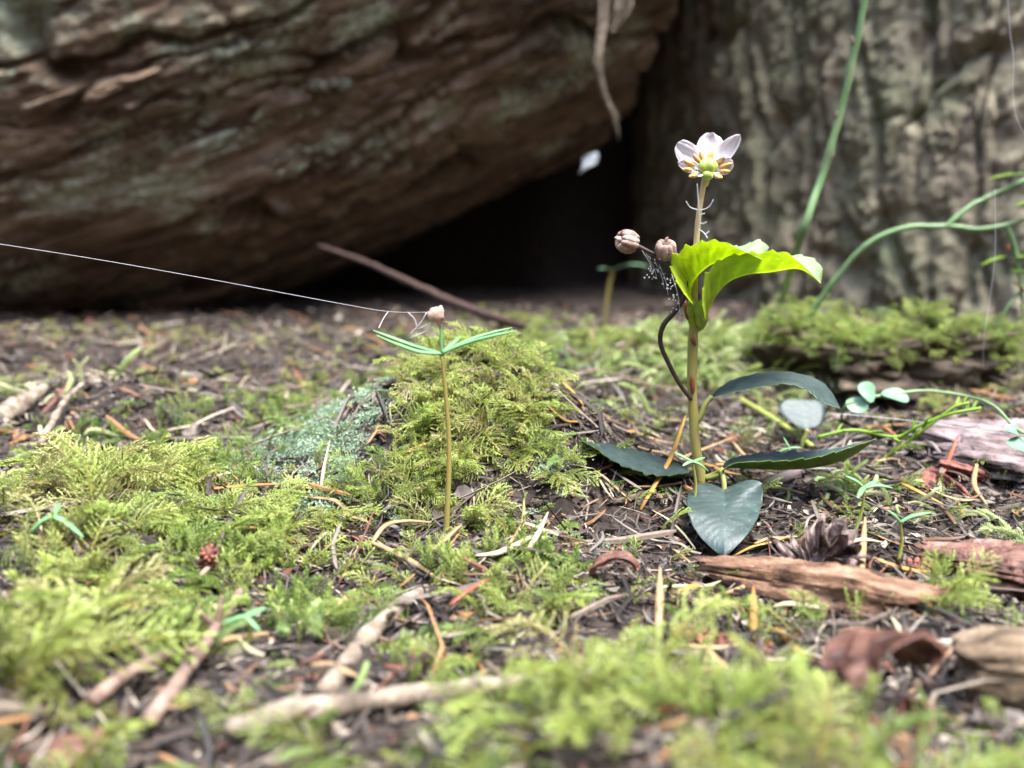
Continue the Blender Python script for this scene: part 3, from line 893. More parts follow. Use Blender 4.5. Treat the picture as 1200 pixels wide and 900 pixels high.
rg = np.random.default_rng(11)
FEATHER = [(820, 950, 130, 40, 8, 0.74, 0.95), (1010, 960, 100, 40, 6, 0.7, 0.85), (560, 960, 130, 40, 5, 0.6, 0.7), (280, 960, 120, 40, 4, 0.5, 0.65), (60, 960, 90, 40, 8, 0.72, 0.9), (330, 850, 60, 30, 5, 0.5, 0.6), (140, 840, 40, 30, 5, 0.6, 0.6), (385, 515, 60, 34, 6, 0.35, 0.4), (340, 470, 60, 26, 7, 0.5, 0.5),  # px, py, rx, ry, fronds per cm2, tint, scale
    (560, 445, 95, 42, 22, 0.74, 0.62), (600, 490, 70, 50, 17, 0.78, 0.55), (540, 520, 80, 50, 14, 0.76, 0.55), (480, 560, 110, 42, 16, 0.68, 0.55), (430, 590, 60, 30, 9, 0.5, 0.55),
    (540, 600, 90, 30, 6, 0.75, 0.42), (640, 450, 40, 25, 8, 0.62, 0.5),
    (60, 620, 110, 55, 14, 0.74, 0.9), (10, 680, 70, 60, 10, 0.78, 0.8), (30, 790, 60, 90, 10, 0.8, 1.0), (240, 630, 120, 40, 14, 0.65, 0.65), (190, 690, 90, 55, 12, 0.55, 0.7), (340, 630, 70, 40, 12, 0.68, 0.6),
    (390, 690, 60, 45, 6, 0.55, 0.6), (180, 760, 70, 40, 6, 0.6, 0.65), (330, 790, 70, 50, 4, 0.55, 0.6),
    (560, 690, 110, 40, 8, 0.52, 0.55), (630, 640, 55, 35, 9, 0.42, 0.55), (470, 760, 110, 50, 4, 0.6, 0.55), (690, 720, 60, 35, 7, 0.6, 0.5), (560, 790, 120, 40, 4, 0.6, 0.55),
    (760, 855, 100, 40, 9, 0.76, 1.05), (900, 865, 110, 45, 8, 0.76, 1.05), (660, 900, 100, 40, 7, 0.68, 0.75), (540, 880, 100, 40, 5, 0.6, 0.65), (420, 900, 90, 40, 4, 0.55, 0.6), (430, 720, 70, 40, 6, 0.5, 0.55), (600, 740, 80, 35, 7, 0.58, 0.55), (1170, 870, 40, 30, 5, 0.66, 0.55), (1110, 890, 60, 30, 5, 0.66, 0.6),
    (1105, 715, 34, 26, 16, 0.8, 0.7), (925, 750, 45, 26, 6, 0.62, 0.45), (860, 790, 60, 25, 6, 0.66, 0.55),
    (170, 490, 75, 22, 7, 0.45, 0.6), (195, 560, 55, 26, 10, 0.35, 0.55), (350, 465, 45, 24, 8, 0.5, 0.5), (325, 520, 50, 30, 8, 0.35, 0.5), (90, 500, 50, 22, 5, 0.4, 0.55),
    (430, 440, 60, 25, 5, 0.45, 0.5), (690, 402, 110, 16, 9, 0.55, 0.62), (830, 398, 90, 16, 9, 0.5, 0.6), (950, 420, 120, 18, 8, 0.55, 0.6), (600, 375, 60, 10, 7, 0.5, 0.6),
    (1130, 470, 60, 14, 5, 0.45, 0.5), (760, 440, 90, 18, 6, 0.45, 0.5),
    (300, 570, 60, 25, 6, 0.4, 0.5), (20, 570, 40, 30, 7, 0.6, 0.6), (100, 680, 60, 30, 8, 0.62, 0.65),
]
fp, ft, fs = patch_points(FEATHER, rg)
n = len(fp)
# moss running over the block of rotten wood
wv = WOODBLOCK[0]; wv = wv[(wv[:, 2] > cw[2] + 0.35 - 0.5 * rg.uniform(0, 1, len(wv)) ** 3)]
wi = rg.integers(0, len(wv), 1100)
wpt = wv[wi] + rg.normal(0, 0.10, (1100, 3)) * np.array([1, 1, 0.2])
fp = np.concatenate([fp, wpt]); ft = np.concatenate([ft, rg.normal(0.55, 0.14, 1100)]); fs = np.concatenate([fs, rg.uniform(0.3, 0.55, 1100)])
# sparse shoots everywhere on the floor
m = 2200
sy = 7 + 34 * rg.uniform(0, 1, m) ** 0.8; sx = rg.uniform(-1, 1, m) * (0.66 * sy + 2)
away = ~((np.abs(sx - HEART[0]) < 0.8) & (np.abs(sy - HEART[1]) < 1.4)); sx, sy = sx[away], sy[away]; m = len(sx)
fp = np.concatenate([fp, np.stack([sx, sy, hf(sx, sy) - 0.1], 1)]); ft = np.concatenate([ft, np.where(sy > 24, rg.normal(0.85, 0.2, m), rg.normal(0.4, 0.2, m))]); fs = np.concatenate([fs, rg.uniform(0.2, 0.5, m)])
n = len(fp)
fr = np.stack([rg.normal(0, 0.38, n), rg.normal(0.0, 0.42, n), rg.uniform(0, 2 * pi, n)], 1)
FRONDS = [make_frond(1), make_frond(2, 1.7, 8, side=0.4), make_frond(3, 2.2, 13, side=0.6), make_frond(4, 1.5, 7, side=0.35, leafL=0.14), make_frond(5, 2.4, 9, side=0.45, dead=0.6), make_frond(6, 1.2, 9, side=0.5, leafL=0.09),
          make_frond(7, 1.9, 6, side=0.7, leafL=0.12), make_frond(8, 1.0, 5, side=0.3, leafL=0.16), make_frond(9, 1.6, 11, side=0.35, dead=0.8), make_tuft(24, 1.3)]
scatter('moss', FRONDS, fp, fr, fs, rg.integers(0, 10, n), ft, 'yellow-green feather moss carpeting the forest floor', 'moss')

TUFT = [(640, 660, 60, 30, 9, 0.3, 0.8), (560, 660, 80, 25, 6, 0.55, 0.7), (200, 570, 60, 22, 9, 0.3, 0.9), (300, 660, 80, 40, 6, 0.6, 0.8), (470, 600, 60, 25, 6, 0.6, 0.6),
        (1110, 710, 40, 20, 8, 0.7, 0.9), (830, 830, 130, 35, 5, 0.72, 1.0), (60, 700, 70, 60, 6, 0.75, 1.0), (700, 735, 60, 22, 6, 0.5, 0.8), (330, 480, 50, 22, 6, 0.4, 0.8), (500, 440, 40, 20, 6, 0.7, 0.7),
        (370, 730, 60, 30, 4, 0.5, 0.8), (950, 860, 120, 40, 4, 0.7, 1.0), (150, 510, 60, 20, 5, 0.4, 0.8)]
tp_, tt2, ts2 = patch_points(TUFT, rg)
n = len(tp_)
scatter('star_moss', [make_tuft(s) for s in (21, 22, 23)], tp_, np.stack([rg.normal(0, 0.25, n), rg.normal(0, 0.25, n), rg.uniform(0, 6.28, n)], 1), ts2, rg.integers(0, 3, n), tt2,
        'short upright green moss tufts between the feather moss', 'moss')

PALE = [(790, 432, 100, 26, 7, 0.6, 0.9), (680, 420, 60, 16, 4, 0.5, 0.8), (760, 485, 60, 16, 1.6, 0.4, 0.8), (960, 585, 40, 22, 4, 0.5, 0.6), (1060, 590, 70, 30, 5, 0.8, 0.5), (1180, 640, 40, 30, 4, 0.7, 0.7), (880, 408, 130, 16, 8, 0.6, 0.9),
        (130, 520, 90, 30, 2, 0.75, 0.9), (60, 470, 60, 18, 2, 0.85, 0.9), (250, 800, 60, 40, 1.6, 0.2, 0.9), (430, 780, 120, 50, 1.4, 0.25, 0.8), (640, 520, 40, 40, 2, 0.4, 0.7), (640, 770, 120, 40, 1.6, 0.3, 0.7),
        (340, 500, 60, 30, 2, 0.6, 0.6), (640, 600, 50, 40, 3, 0.7, 0.4), (1010, 450, 130, 20, 3, 0.5, 0.7), (460, 880, 160, 40, 1.5, 0.5, 0.8), (900, 470, 40, 12, 2, .5, .7)]
pp_, pt2, ps2 = patch_points(PALE, rg)
n = len(pp_)
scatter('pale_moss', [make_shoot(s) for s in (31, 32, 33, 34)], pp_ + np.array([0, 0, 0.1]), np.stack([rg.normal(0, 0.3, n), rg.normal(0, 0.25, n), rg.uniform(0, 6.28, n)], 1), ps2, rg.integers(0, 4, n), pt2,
        'plump pale green moss shoots creeping through the litter', 'moss')

LICH = [(385, 505, 50, 30, 24, 0.35, 0.85), (420, 480, 40, 24, 14, 0.4, 0.7), (350, 530, 40, 24, 12, 0.3, 0.8), (640, 570, 45, 50, 16, 0.7, 0.6), (670, 620, 40, 40, 10, 0.8, 0.5), (330, 545, 40, 30, 10, 0.4, 0.7), (280, 540, 40, 26, 8, 0.4, 0.7), (1000, 410, 80, 12, 8, 0.6, 0.8), (690, 430, 40, 14, 6, 0.6, 0.7), (480, 600, 50, 20, 6, .5, .6)]
lp_, lt2, ls2 = patch_points(LICH, rg)
n = len(lp_)
scatter('lichen_crust', [make_crumb(s) for s in (41, 42, 43)], lp_ + np.array([0, 0, 0.2]), np.stack([rg.normal(0, 0.3, n), rg.normal(0, 0.3, n), rg.uniform(0, 6.28, n)], 1), ls2, rg.integers(0, 3, n), lt2,
        'crumbly grey-green lichen crust on the side of the moss mound', 'lichen')

# ---------------------------------------------------------------- mixed needle litter (uncountable: stuff)
PAL = np.array([(0.026, 0.020, 0.017), (0.058, 0.044, 0.037), (0.105, 0.082, 0.067), (0.18, 0.145, 0.113), (0.29, 0.245, 0.19), (0.28, 0.15, 0.065), (0.17, 0.07, 0.04), (0.40, 0.35, 0.28)])
PALW = np.array([0.25, 0.26, 0.19, 0.11, 0.06, 0.04, 0.05, 0.04])

def needle_mesh(n, rg, L0, L1, w0, w1, ymin, ymax, lift, palw=PALW):
    y = ymin + (ymax - ymin) * rg.uniform(0, 1, n) ** 0.85; x = rg.uniform(-1, 1, n) * (0.68 * y + 2.5)
    c = np.stack([x, y, hf(x, y) + rg.uniform(-0.05, lift, n)], 1)
    yaw = rg.uniform(0, 2 * pi, n); el = rg.normal(0, 0.22, n)
    e = 0.3
    L = rg.uniform(L0, L1, n); w = rg.uniform(w0, w1, n); bend = rg.normal(0, 0.12, n)
    sl = (hf(x + np.cos(yaw) * e, y + np.sin(yaw) * e) - hf(x - np.cos(yaw) * e, y - np.sin(yaw) * e)) / (2 * e)
    el = el + np.arctan(sl)
    d = np.stack([np.cos(yaw) * np.cos(el), np.sin(yaw) * np.cos(el), np.sin(el)], 1)
    s = np.stack([-np.sin(yaw), np.cos(yaw), 0 * yaw], 1)
    rl = rg.uniform(-0.9, 0.9, n)
    u = np.cross(d, s)
    s2 = s * np.cos(rl)[:, None] + u * np.sin(rl)[:, None]; u2 = np.cross(d, s2)
    st = np.array([0, 0.12, 0.5, 0.88, 1.0]); ws = np.array([0.35, 1, 1, 0.85, 0.12])
    V = np.zeros((n, 5, 3, 3))
    for i in range(5):
        ctr = c + d * (L * (st[i] - 0.5))[:, None] + s * (bend * L * (1 - (2 * st[i] - 1) ** 2))[:, None]
        for k, (ca, sa) in enumerate(((1, 0.05), (-1, 0.05), (0, -0.55))):
            V[:, i, k] = ctr + s2 * (w * ws[i] * ca * 0.5)[:, None] - u2 * (w * ws[i] * sa * 0.5)[:, None]
    base = (np.arange(n) * 15)[:, None, None]
    q = []
    for i in range(4):
        for k in range(3):
            l = (k + 1) % 3
            q.append([i*3 + k, i*3 + l, i*3 + 3 + l, i*3 + 3 + k])
    Fq = (base + np.array(q)[None]).reshape(-1, 4)
    cc = PAL[rg.choice(len(PAL), n, p=palw / palw.sum())] * rg.uniform(0.7, 1.25, (n, 1))
    C = np.repeat(cc, 15, axis=0)
    return V.reshape(-1, 3), Fq, C

def merge(*ms):
    V, Q4, C, o = [], [], [], 0
    for v, q, c in ms:
        V.append(v); Q4.append(q + o); C.append(c); o += len(v)
    return np.concatenate(V), np.concatenate(Q4), np.concatenate(C)

def flake_mesh(n, rg, s0, s1, ymin, ymax, lift):
    y = ymin + (ymax - ymin) * rg.uniform(0, 1, n) ** 0.85; x = rg.uniform(-1, 1, n) * (0.68 * y + 2.5)
    c = np.stack([x, y, hf(x, y) + rg.uniform(-0.03, lift, n)], 1)
    V = np.zeros((n, 8, 3))
    nr = rg.normal(size=(n, 3)) * 0.5 + np.array([0, 0, 1.0]); nr /= np.linalg.norm(nr, axis=1)[:, None]
    a = np.cross(nr, rg.normal(size=(n, 3))); a /= np.linalg.norm(a, axis=1)[:, None]
    b = np.cross(nr, a)
    s = rg.uniform(s0, s1, n); asp = rg.uniform(0.3, 0.9, n)
    xs = np.array([-1, -0.3, 0.4, 1]); 
    for i in range(4):
        for k, sg in enumerate((-1, 1)):
            wd = np.array([0.5, 1, 0.9, 0.3])[i] * rg.uniform(0.6, 1.2, n)
            V[:, i*2 + k] = c + a * (s * xs[i] * rg.uniform(0.8, 1.1, n))[:, None] + b * (sg * s * asp * wd)[:, None] + nr * (s * rg.normal(0, 0.18, n))[:, None]
    q = np.array([[0, 1, 3, 2], [2, 3, 5, 4], [4, 5, 7, 6]])
    Fq = ((np.arange(n) * 8)[:, None, None] + q[None]).reshape(-1, 4)
    cc = PAL[rg.choice(len(PAL), n, p=PALW)] * rg.uniform(0.7, 1.2, (n, 1))
    return V.reshape(-1, 3), Fq, np.repeat(cc, 8, axis=0)

v_, q_, c_ = merge(needle_mesh(1500, rg, 0.3, 0.9, 0.03, 0.08, 4.5, 9, 0.2), flake_mesh(1200, rg, 0.04, 0.16, 4.5, 9, 0.15),
                   needle_mesh(9000, rg, 0.2, 0.7, 0.015, 0.04, 9, 22, 0.2), flake_mesh(1200, rg, 0.1, 0.3, 20, 50, 0.2), needle_mesh(2500, rg, 0.6, 1.8, 0.05, 0.13, 20, 48, 0.35),
                   needle_mesh(7000, rg, 0.4, 1.1, 0.04, 0.09, 4.5, 50, 0.14),
                   needle_mesh(9000, rg, 0.2, 0.6, 0.02, 0.06, 8, 30, 0.16),
                   needle_mesh(1600, rg, 0.8, 2.2, 0.05, 0.13, 5, 46, 0.3),
                   flake_mesh(6500, rg, 0.06, 0.24, 4.5, 50, 0.12),
                   flake_mesh(14000, rg, 0.03, 0.11, 9, 26, 0.14))
o = link_mesh('needle_litter', v_, q_, 'litter', attrs={'col': c_}, smooth_=False)
tag(o, 'brown and grey mixed litter of needles, bark crumbs and fibres', 'litter', kind='stuff')

# ---------------------------------------------------------------- the flowering wintergreen
YP = 17.5
base = G(822, 574)
YP = base[1]
PL = thing('flowering_wintergreen', base, 'small wintergreen with one white nodding flower and bright green young leaves on a pale stem', 'plant')
q = lambda px, py, dy=0.0: Q(px, py, YP + dy)
part('stem', tube([base - np.array([0, 0, 0.5]), q(821, 560), q(815, 520), q(811, 455), q(812, 400), q(813, 378)], [0.115, 0.11, 0.10, 0.095, 0.10, 0.08], 12, 40), 'plant_stem', PL)
part('flower_stalk', tube([q(813, 385), q(814, 340), q(815, 300), q(819, 250), q(825, 214), q(828, 204)], [0.07, 0.065, 0.06, 0.055, 0.055, 0.07], 10, 40), 'stem_tan', PL)

def L3(st, ys):
    """stations in photograph pixels with the distances of the two margins and the midrib"""
    out = []
    for e1, m_, e2 in st:
        out.append(tuple(q(*p, d) for p, d in zip((e1, m_, e2), ys)))
    return out

def flip(s):
    return [(c, b, a) for a, b, c in s]

def add_leaf(st, ys, top, under, parent, petiole=None, pr=0.05, pm='stem_green', flipped=False, tooth=0.34, seed=0, n=100, w=29):
    s = L3(st, ys)
    if flipped:
        s = flip(s)
    vf, mi = leaf(s, n=n, w=w, tooth=tooth, teeth=11, seed=seed, speck=0.0 if 'young' in top else 0.25)
    lo = part('leaf', vf, [top, under], parent, midx=mi, attrs={'col': leaf.col})
    if petiole:
        part('petiole', tube([q(*p) for p in petiole], pr, 8, 20), pm, lo)
    return lo

one = lambda a, b: ((a, b),) * 3
add_leaf([one(811, 356), ((797, 337), (808, 343), (812, 338)), ((787, 311), (813, 328), (822, 315)), ((802, 293), (828, 313), (835, 299)), ((828, 284), (846, 304), (850, 291)),
          ((850, 285), (866, 299), (872, 288)), ((869, 293), (880, 300), (890, 282)), ((883, 299), (887, 303), (900, 292)), one(893, 304)],
         (-1.0, -0.35, 0.5), 'young_top', 'young_under', PL, [(813, 384, 0), (809, 370, -.1), (810, 354, -0.4)], 0.07, 'young_stalk', seed=1)
add_leaf([one(826, 374), ((823, 348), (833, 356), (836, 350)), ((829, 322), (850, 333), (853, 322)), ((850, 303), (873, 322), (875, 308)), ((885, 298), (905, 318), (905, 304)),
          ((920, 297), (931, 314), (933, 300)), ((936, 307), (943, 317), (951, 303)), ((949, 319), (952, 323), (963, 315)), one(962, 332)],
         (-0.9, -0.25, 0.5), 'young_top', 'young_under', PL, [(814, 388, 0), (822, 382, 0), (826, 372, -0.25)], 0.07, 'young_stalk', seed=2)
add_leaf([one(833, 467), ((840, 457), (846, 460), (851, 462)), ((862, 444), (869, 449), (880, 455)), ((895, 437), (903, 442), (914, 449)), ((930, 437), (936, 443), (940, 453)),
          ((958, 445), (958, 453), (954, 463)), ((974, 459), (970, 464), (964, 471)), one(985, 479)],
         (0.75, 0.15, -0.45), 'leaf_top', 'leaf_under', PL, [(814, 497, 0), (821, 488, 0), (826, 474, 0.05), (834, 465, 0.1)], 0.06, 'stem_green', flipped=True, seed=3)
add_leaf([one(846, 551), ((852, 540), (855, 548), (860, 543)), ((880, 533), (884, 549), (888, 541)), ((920, 531), (924, 550), (928, 540)), ((960, 528), (963, 546), (966, 534)),
          ((990, 523), (997, 535), (1001, 523)), one(1027, 514)],
         (0.45, -0.10, -0.42), 'leaf_top', 'leaf_under', PL, [(820, 560, 0.05), (832, 560, -0.1), (842, 556, -0.2), (847, 549, -0.15)], 0.05, 'stem_green', flipped=True, seed=4)
add_leaf([one(808, 552), ((795, 543), (797, 548), (800, 554)), ((770, 535), (771, 544), (772, 556)), ((740, 526), (740, 534), (742, 549)), ((712, 520), (712, 525), (715, 537)), ((695, 518), (697, 520), (700, 526)), one(682, 516)],
         (0.6, 0.1, -0.4), 'leaf_top', 'leaf_under', PL, [(820, 556, 0), (815, 551, 0.05), (807, 551, 0.1)], 0.05, 'stem_green', seed=5)
# heart-shaped hanging leaf, faces the light
hs = [((845, 571), (848, 574), (851, 571)), ((824, 566), (849, 582), (875, 563)), ((808, 578), (849, 592), (891, 566)), ((806, 596), (849, 605), (893, 586)), ((812, 616), (849, 618), (888, 606)), ((824, 633), (849, 631), (876, 626)), ((838, 646), (849, 643), (862, 641)), one(849, 654)]
s = []
for k, (a_, b_, c__) in enumerate(hs):
    yk = [min(YP - 0.35 - 0.18 * k, G(p[0], p[1] + 4)[1] - 0.5) for p in (a_, b_, c__)]
    s.append((Q(*a_, yk[0]), Q(*b_, yk[1] - 0.1), Q(*c__, yk[2])))
vf, mi = leaf(s, n=100, w=51, tooth=0.06, teeth=9, seed=6, speck=0.5)
lo = part('leaf', vf, ['leaf_top', 'leaf_under'], PL, midx=mi, attrs={'col': leaf.col})
part('petiole', tube([q(821, 561, 0), q(836, 556, -0.1), (q(845, 552, -0.25)), q(848, 562, -0.4), q(849, 577, -0.5)], 0.05, 8, 20), 'stem_green', lo)
# bud scales
for (a_, b_, d_) in [((812, 462), (811, 440), -0.11), ((806, 375), (803, 352), -0.12), ((815, 405), (810, 395), -0.1)]:
    p0, p1 = q(*a_, d_), q(*b_, d_)
    part('bud_scale', ellipsoid((p0 + p1) / 2, 0.065, 0.05, np.linalg.norm(p1 - p0) / 2, 10, 8, rot=basis(p1 - p0)), 'bud_scale', PL)
v1, f1 = ellipsoid(q(821, 368, -0.1), 0.13, 0.07, 0.27, 12, 8)
part('bract', (v1, f1), 'young_stalk', PL)
# last year's fruiting stalk with two seed capsules
fk = part('fruit_stalk', tube([q(810, 468, -0.1), q(797, 451, -0.2), q(784, 427, -0.25), q(774, 402, -0.3), q(777, 382, -0.35), q(791, 365, -0.4), q(802, 347, -0.45), q(804, 328, -0.5), q(799, 308, -0.5), q(792, 297, -0.5)],
                            [0.04, 0.042, 0.045, 0.045, 0.05, 0.05, 0.045, 0.036, 0.03, 0.035], 8, 60), 'dry_stalk', PL)
part('branch', tube([q(803, 335, -0.47), q(798, 322, -0.5), q(780, 305, -0.55), q(757, 293, -0.6), q(746, 288, -0.6)], [0.036, 0.034, 0.034, 0.034, 0.05], 8, 30), 'dry_stalk', fk)
for (cx_, cy_, r_, ax) in [(735, 283, 0.225, (-0.9, -0.35, 0.25)), (780, 293, 0.21, (-0.1, -0.45, 0.9))]:
    ctr = q(cx_, cy_, -0.58)
    B = basis(ax)
    bits = [ellipsoid((0, 0, -0.02), r_ * 0.7, r_ * 0.7, r_ * 0.75, 14, 10)]
    for j in range(5):
        a_ = 2 * pi * j / 5
        for sd in (-0.28, 0.28):
            bits.append(ellipsoid((r_ * 0.58 * cos(a_ + sd), r_ * 0.58 * sin(a_ + sd), 0.0), r_ * 0.40, r_ * 0.40, r_ * 0.80, 12, 10))
    for j in range(5):          # withered sepals
        a_ = 2 * pi * j / 5 + 0.5
        d_ = np.array([cos(a_), sin(a_), 0])
        bits.append(blade(d_ * 0.05 - np.array([0, 0, r_ * 0.75]), d_ * r_ * 1.1 - np.array([0, 0, r_ * 0.35]), 0.12, 0.1, n=5))
    bits.append(tube([(0, 0, r_ * 0.6), (0.01, 0, r_ * 0.95), (0.03, 0.01, r_ * 1.3)], [0.07, 0.04, 0.015], 7, 8))
    vv, ff = join(*bits)
    vv = vv + 0.012 * np.stack([fbm(vv[:, 0] * 14 + k0, vv[:, 1] * 14, vv[:, 2] * 14, 2) for k0 in (1, 7, 13)], 1)
    part('seed_capsule', (vv @ B.T + ctr, ff), 'capsule', fk)
# the flower: petals swept up, ten anthers round a green ovary
fq = lambda px, py, dy: q(px, py, dy)
part('ovary', join(ellipsoid(fq(829, 195, -0.08), 0.18, 0.165, 0.155, 30, 14, lobes=5, lob=0.15), ellipsoid(fq(829, 205, -0.13), 0.125, 0.12, 0.10, 16, 10)), 'ovary', PL)
part('receptacle', ellipsoid(fq(827, 211, -0.02), 0.075, 0.07, 0.13, 12, 8), 'stem_tan', PL)
def petal(b0, tip, width, dyb, dyt, bow, shape, seed):
    p0, p1 = fq(*b0, dyb), fq(*tip, dyt)
    d = p1 - p0; L = np.linalg.norm(d); d /= L
    side = np.cross(d, (0, -1, 0)); side /= np.linalg.norm(side)
    nr = np.cross(side, d)
    if nr[1] > 0: nr = -nr
    n_, w_ = 20, 15
    V = np.zeros((2, n_, w_, 3))
    for i in range(n_):
        t = i / (n_ - 1)
        wd = 0.5 * width * (0.45 + 0.55 * sin(pi * 0.5 * min(1, t / 0.55))) * max(0.0, 1 - max(0, (t - 0.5) / 0.5) ** shape) ** 0.5
        wd *= 1 + 0.10 * float(perlin(t * 6 + seed, seed * 1.7))
        for j in range(w_):
            u_ = -1 + 2 * j / (w_ - 1)
            c = p0 + d * L * t - nr * (bow * L * sin(pi * t)) + side * u_ * wd + nr * (0.32 * wd * u_ * u_ + 0.03 * sin(u_ * 6 + seed + t * 5) * t + 0.010 * sin(u_ * 24))
            V[0, i, j] = c; V[1, i, j] = c - nr * 0.012
    idx = np.arange(n_ * w_).reshape(n_, w_)
    f = np.stack([idx[:-1, :-1], idx[:-1, 1:], idx[1:, 1:], idx[1:, :-1]], -1).reshape(-1, 4)
    return part('petal', (V.reshape(-1, 3), np.concatenate([f, (f + n_ * w_)[:, ::-1]])), 'petal', PL)
petal((829, 200), (836, 156), 0.56, 0.02, 0.35, 0.14, 2.4, 1)
petal((825, 199), (794, 167), 0.42, 0.0, 0.12, 0.16, 2.6, 2)
petal((833, 199), (867, 158), 0.34, 0.0, 0.05, 0.14, 1.5, 3)
petal((824, 200), (795, 190), 0.24, -0.04, -0.22, 0.12, 2.0, 4)
petal((834, 200), (859, 189), 0.34, -0.03, -0.15, 0.12, 2.2, 5)
for k, (px, py, dy) in enumerate([(817, 187, 0.06), (808, 192, -0.05), (806, 199, -0.22), (813, 206, -0.36), (823, 184, 0.10), (832, 185, 0.10), (844, 189, 0.02), (851, 194, -0.08), (849, 201, -0.25), (841, 207, -0.36)]):
    c0 = fq(829, 202, 0.0); ce = fq(px, py, dy - 0.06)
    dv = ce - c0; dv /= np.linalg.norm(dv)
    fl = part('stamen', tube([c0, (c0 + ce) / 2 - np.array([0, 0, 0.03]), ce], 0.022, 6, 8), 'petal', PL)
    B = basis(dv); sb = B[:, 0] * 0.028
    part('anther', join(ellipsoid(ce - sb, 0.042, 0.042, 0.115 + 0.02 * sin(k * 3), 8, 8, rot=B), ellipsoid(ce + sb, 0.042, 0.042, 0.11 + 0.02 * cos(k * 5), 8, 8, rot=B)), 'anther', fl)

# bare white lichen thread caught on the flower stalk
HT = [[(817, 290 - 75, -.12), (818, 230, -.14), (819, 245, -.14), (820, 258, -.14), (819, 270, -.13)], [(804, 236, -.2), (809, 243, -.16), (818, 246, -.14)], [(836, 234, -.2), (830, 243, -.16), (819, 247, -.14)],
      [(820, 252, -.14), (826, 250, -.18)], [(820, 261, -.14), (824, 262, -.16), (828, 260, -.2)], [(818, 268, -.13), (825, 273, -.18), (829, 279, -.22)], [(826, 275, -.18), (831, 271, -.2)]]
vf = join(*[tube([q(*p) for p in h_], 0.012, 5, 12) for h_ in HT])
o = link_mesh('lichen_thread', vf[0], vf[1], 'silk', org=q(819, 270, -.13))
tag(o, 'tiny branched white thread of lichen caught on the flower stalk', 'lichen')

# ---------------------------------------------------------------- conifer seedlings
def seedling(pbase, ptop, arms, r, label, wid=0.09, sm='seedling_stem'):
    b = G(*pbase)
    y = b[1]
    root = thing('conifer_seedling', b, label, 'seedling')
    top = Q(*ptop, y)
    mid = (b + top) / 2 + np.array([0.02 + 1.4 * r, 0.03, 0])
    part('stem', tube([b - np.array([0, 0, 0.3]), b, mid, top], [r * 1.4, r * 1.25, r, r * 0.75], 8, 24), sm, root)
    for (px, py, dy, sag) in arms:
        tip = Q(px, py, y + dy)
        m1 = top * 0.65 + tip * 0.35 + np.array([0, 0, sag])
        m2 = top * 0.3 + tip * 0.7 + np.array([0, 0, sag * 0.7])
        part('seed_leaf', tube([top, m1, m2, tip], [wid * 0.5, wid * 0.62, wid * 0.55, wid * 0.2], 8, 18, flat=0.55), 'seedling', root)
    return root, y

HS, yh = seedling((523, 627), (518, 414), [(437, 387, 0.1, -0.03), (441, 393, -0.5, -0.08), (605, 388, -0.3, 0.05), (600, 384, 0.3, 0.06), (516, 374, 0.05, 0), (540, 394, 0.6, 0.0)], 0.043,
                  'slender conifer seedling with a whorl of long green needles before the moss mound', wid=0.085)
bl = Q(514, 370, yh - 0.02)
(vf, g) = lump(bl, (0.085, 0.05, 0.14), 77, 1.3, 28, 20, 7, 0.8, tilt=0.5)
part('seed_coat', vf, 'pinkish', HS)
def small(pb, pt, arms, label, wid=0.07):
    return seedling(pb, pt, arms, 0.028, label, wid=wid, sm='stem_green')
small((812, 600), (812, 541), [(790, 530, 0.1, 0), (830, 552, 0, 0.03), (826, 536, 0.3, 0), (800, 546, -0.2, 0.02)], 'tiny green seedling standing beside the stem of the flowering plant', 0.06)
small((1000, 630), (1013, 572), [(991, 558, 0, 0.03), (1046, 572, 0, 0.05), (1030, 563, 0.4, 0.02), (1005, 584, -0.4, 0.03)], 'small green seedling rising behind the dark open cone', 0.08)
small((1052, 662), (1055, 612), [(1040, 598, 0, 0.02), (1090, 601, 0, 0.04)], 'small two-leaved green seedling beside the dark open cone', 0.07)
small((66, 650), (62, 605), [(30, 630, -0.1, 0.05), (98, 630, -0.1, 0.05), (70, 590, 0.3, 0), (45, 612, .4, .02)], 'small teal green seedling growing out of the thick moss hump', 0.09)
small((287, 765), (288, 722), [(258, 733, 0, 0.02), (305, 740, -0.1, 0.0), (312, 712, 0.3, 0.0)], 'small teal green seedling beside the long brown twig in moss', 0.07)
small((915, 560), (925, 525), [(905, 533, 0, 0.01), (940, 525, 0, 0.01), (928, 545, -0.3, 0.0), (918, 512, .2, 0)], 'tiny four-leaved seedling under the arching dark leaf', 0.06)

# blurred seedling before the hollow
b = G(708, 388); yb = b[1]
o = thing('leafy_seedling', b, 'small pale green two-leaved seedling against the dark hollow', 'seedling')
part('stem', tube([b - np.array([0, 0, .3]), Q(709, 370, yb), Q(713, 340, yb), Q(718, 316, yb)], [0.07, 0.07, 0.1, 0.11], 8, 24), 'seedling_stem', o)
part('leaf', blade(Q(719, 316, yb), Q(762, 313, yb - 0.8), 0.75, 0.09), 'round_leaf', o)
part('leaf', blade(Q(719, 316, yb), Q(700, 315, yb - 0.5), 0.5, 0.02), 'round_leaf', o)

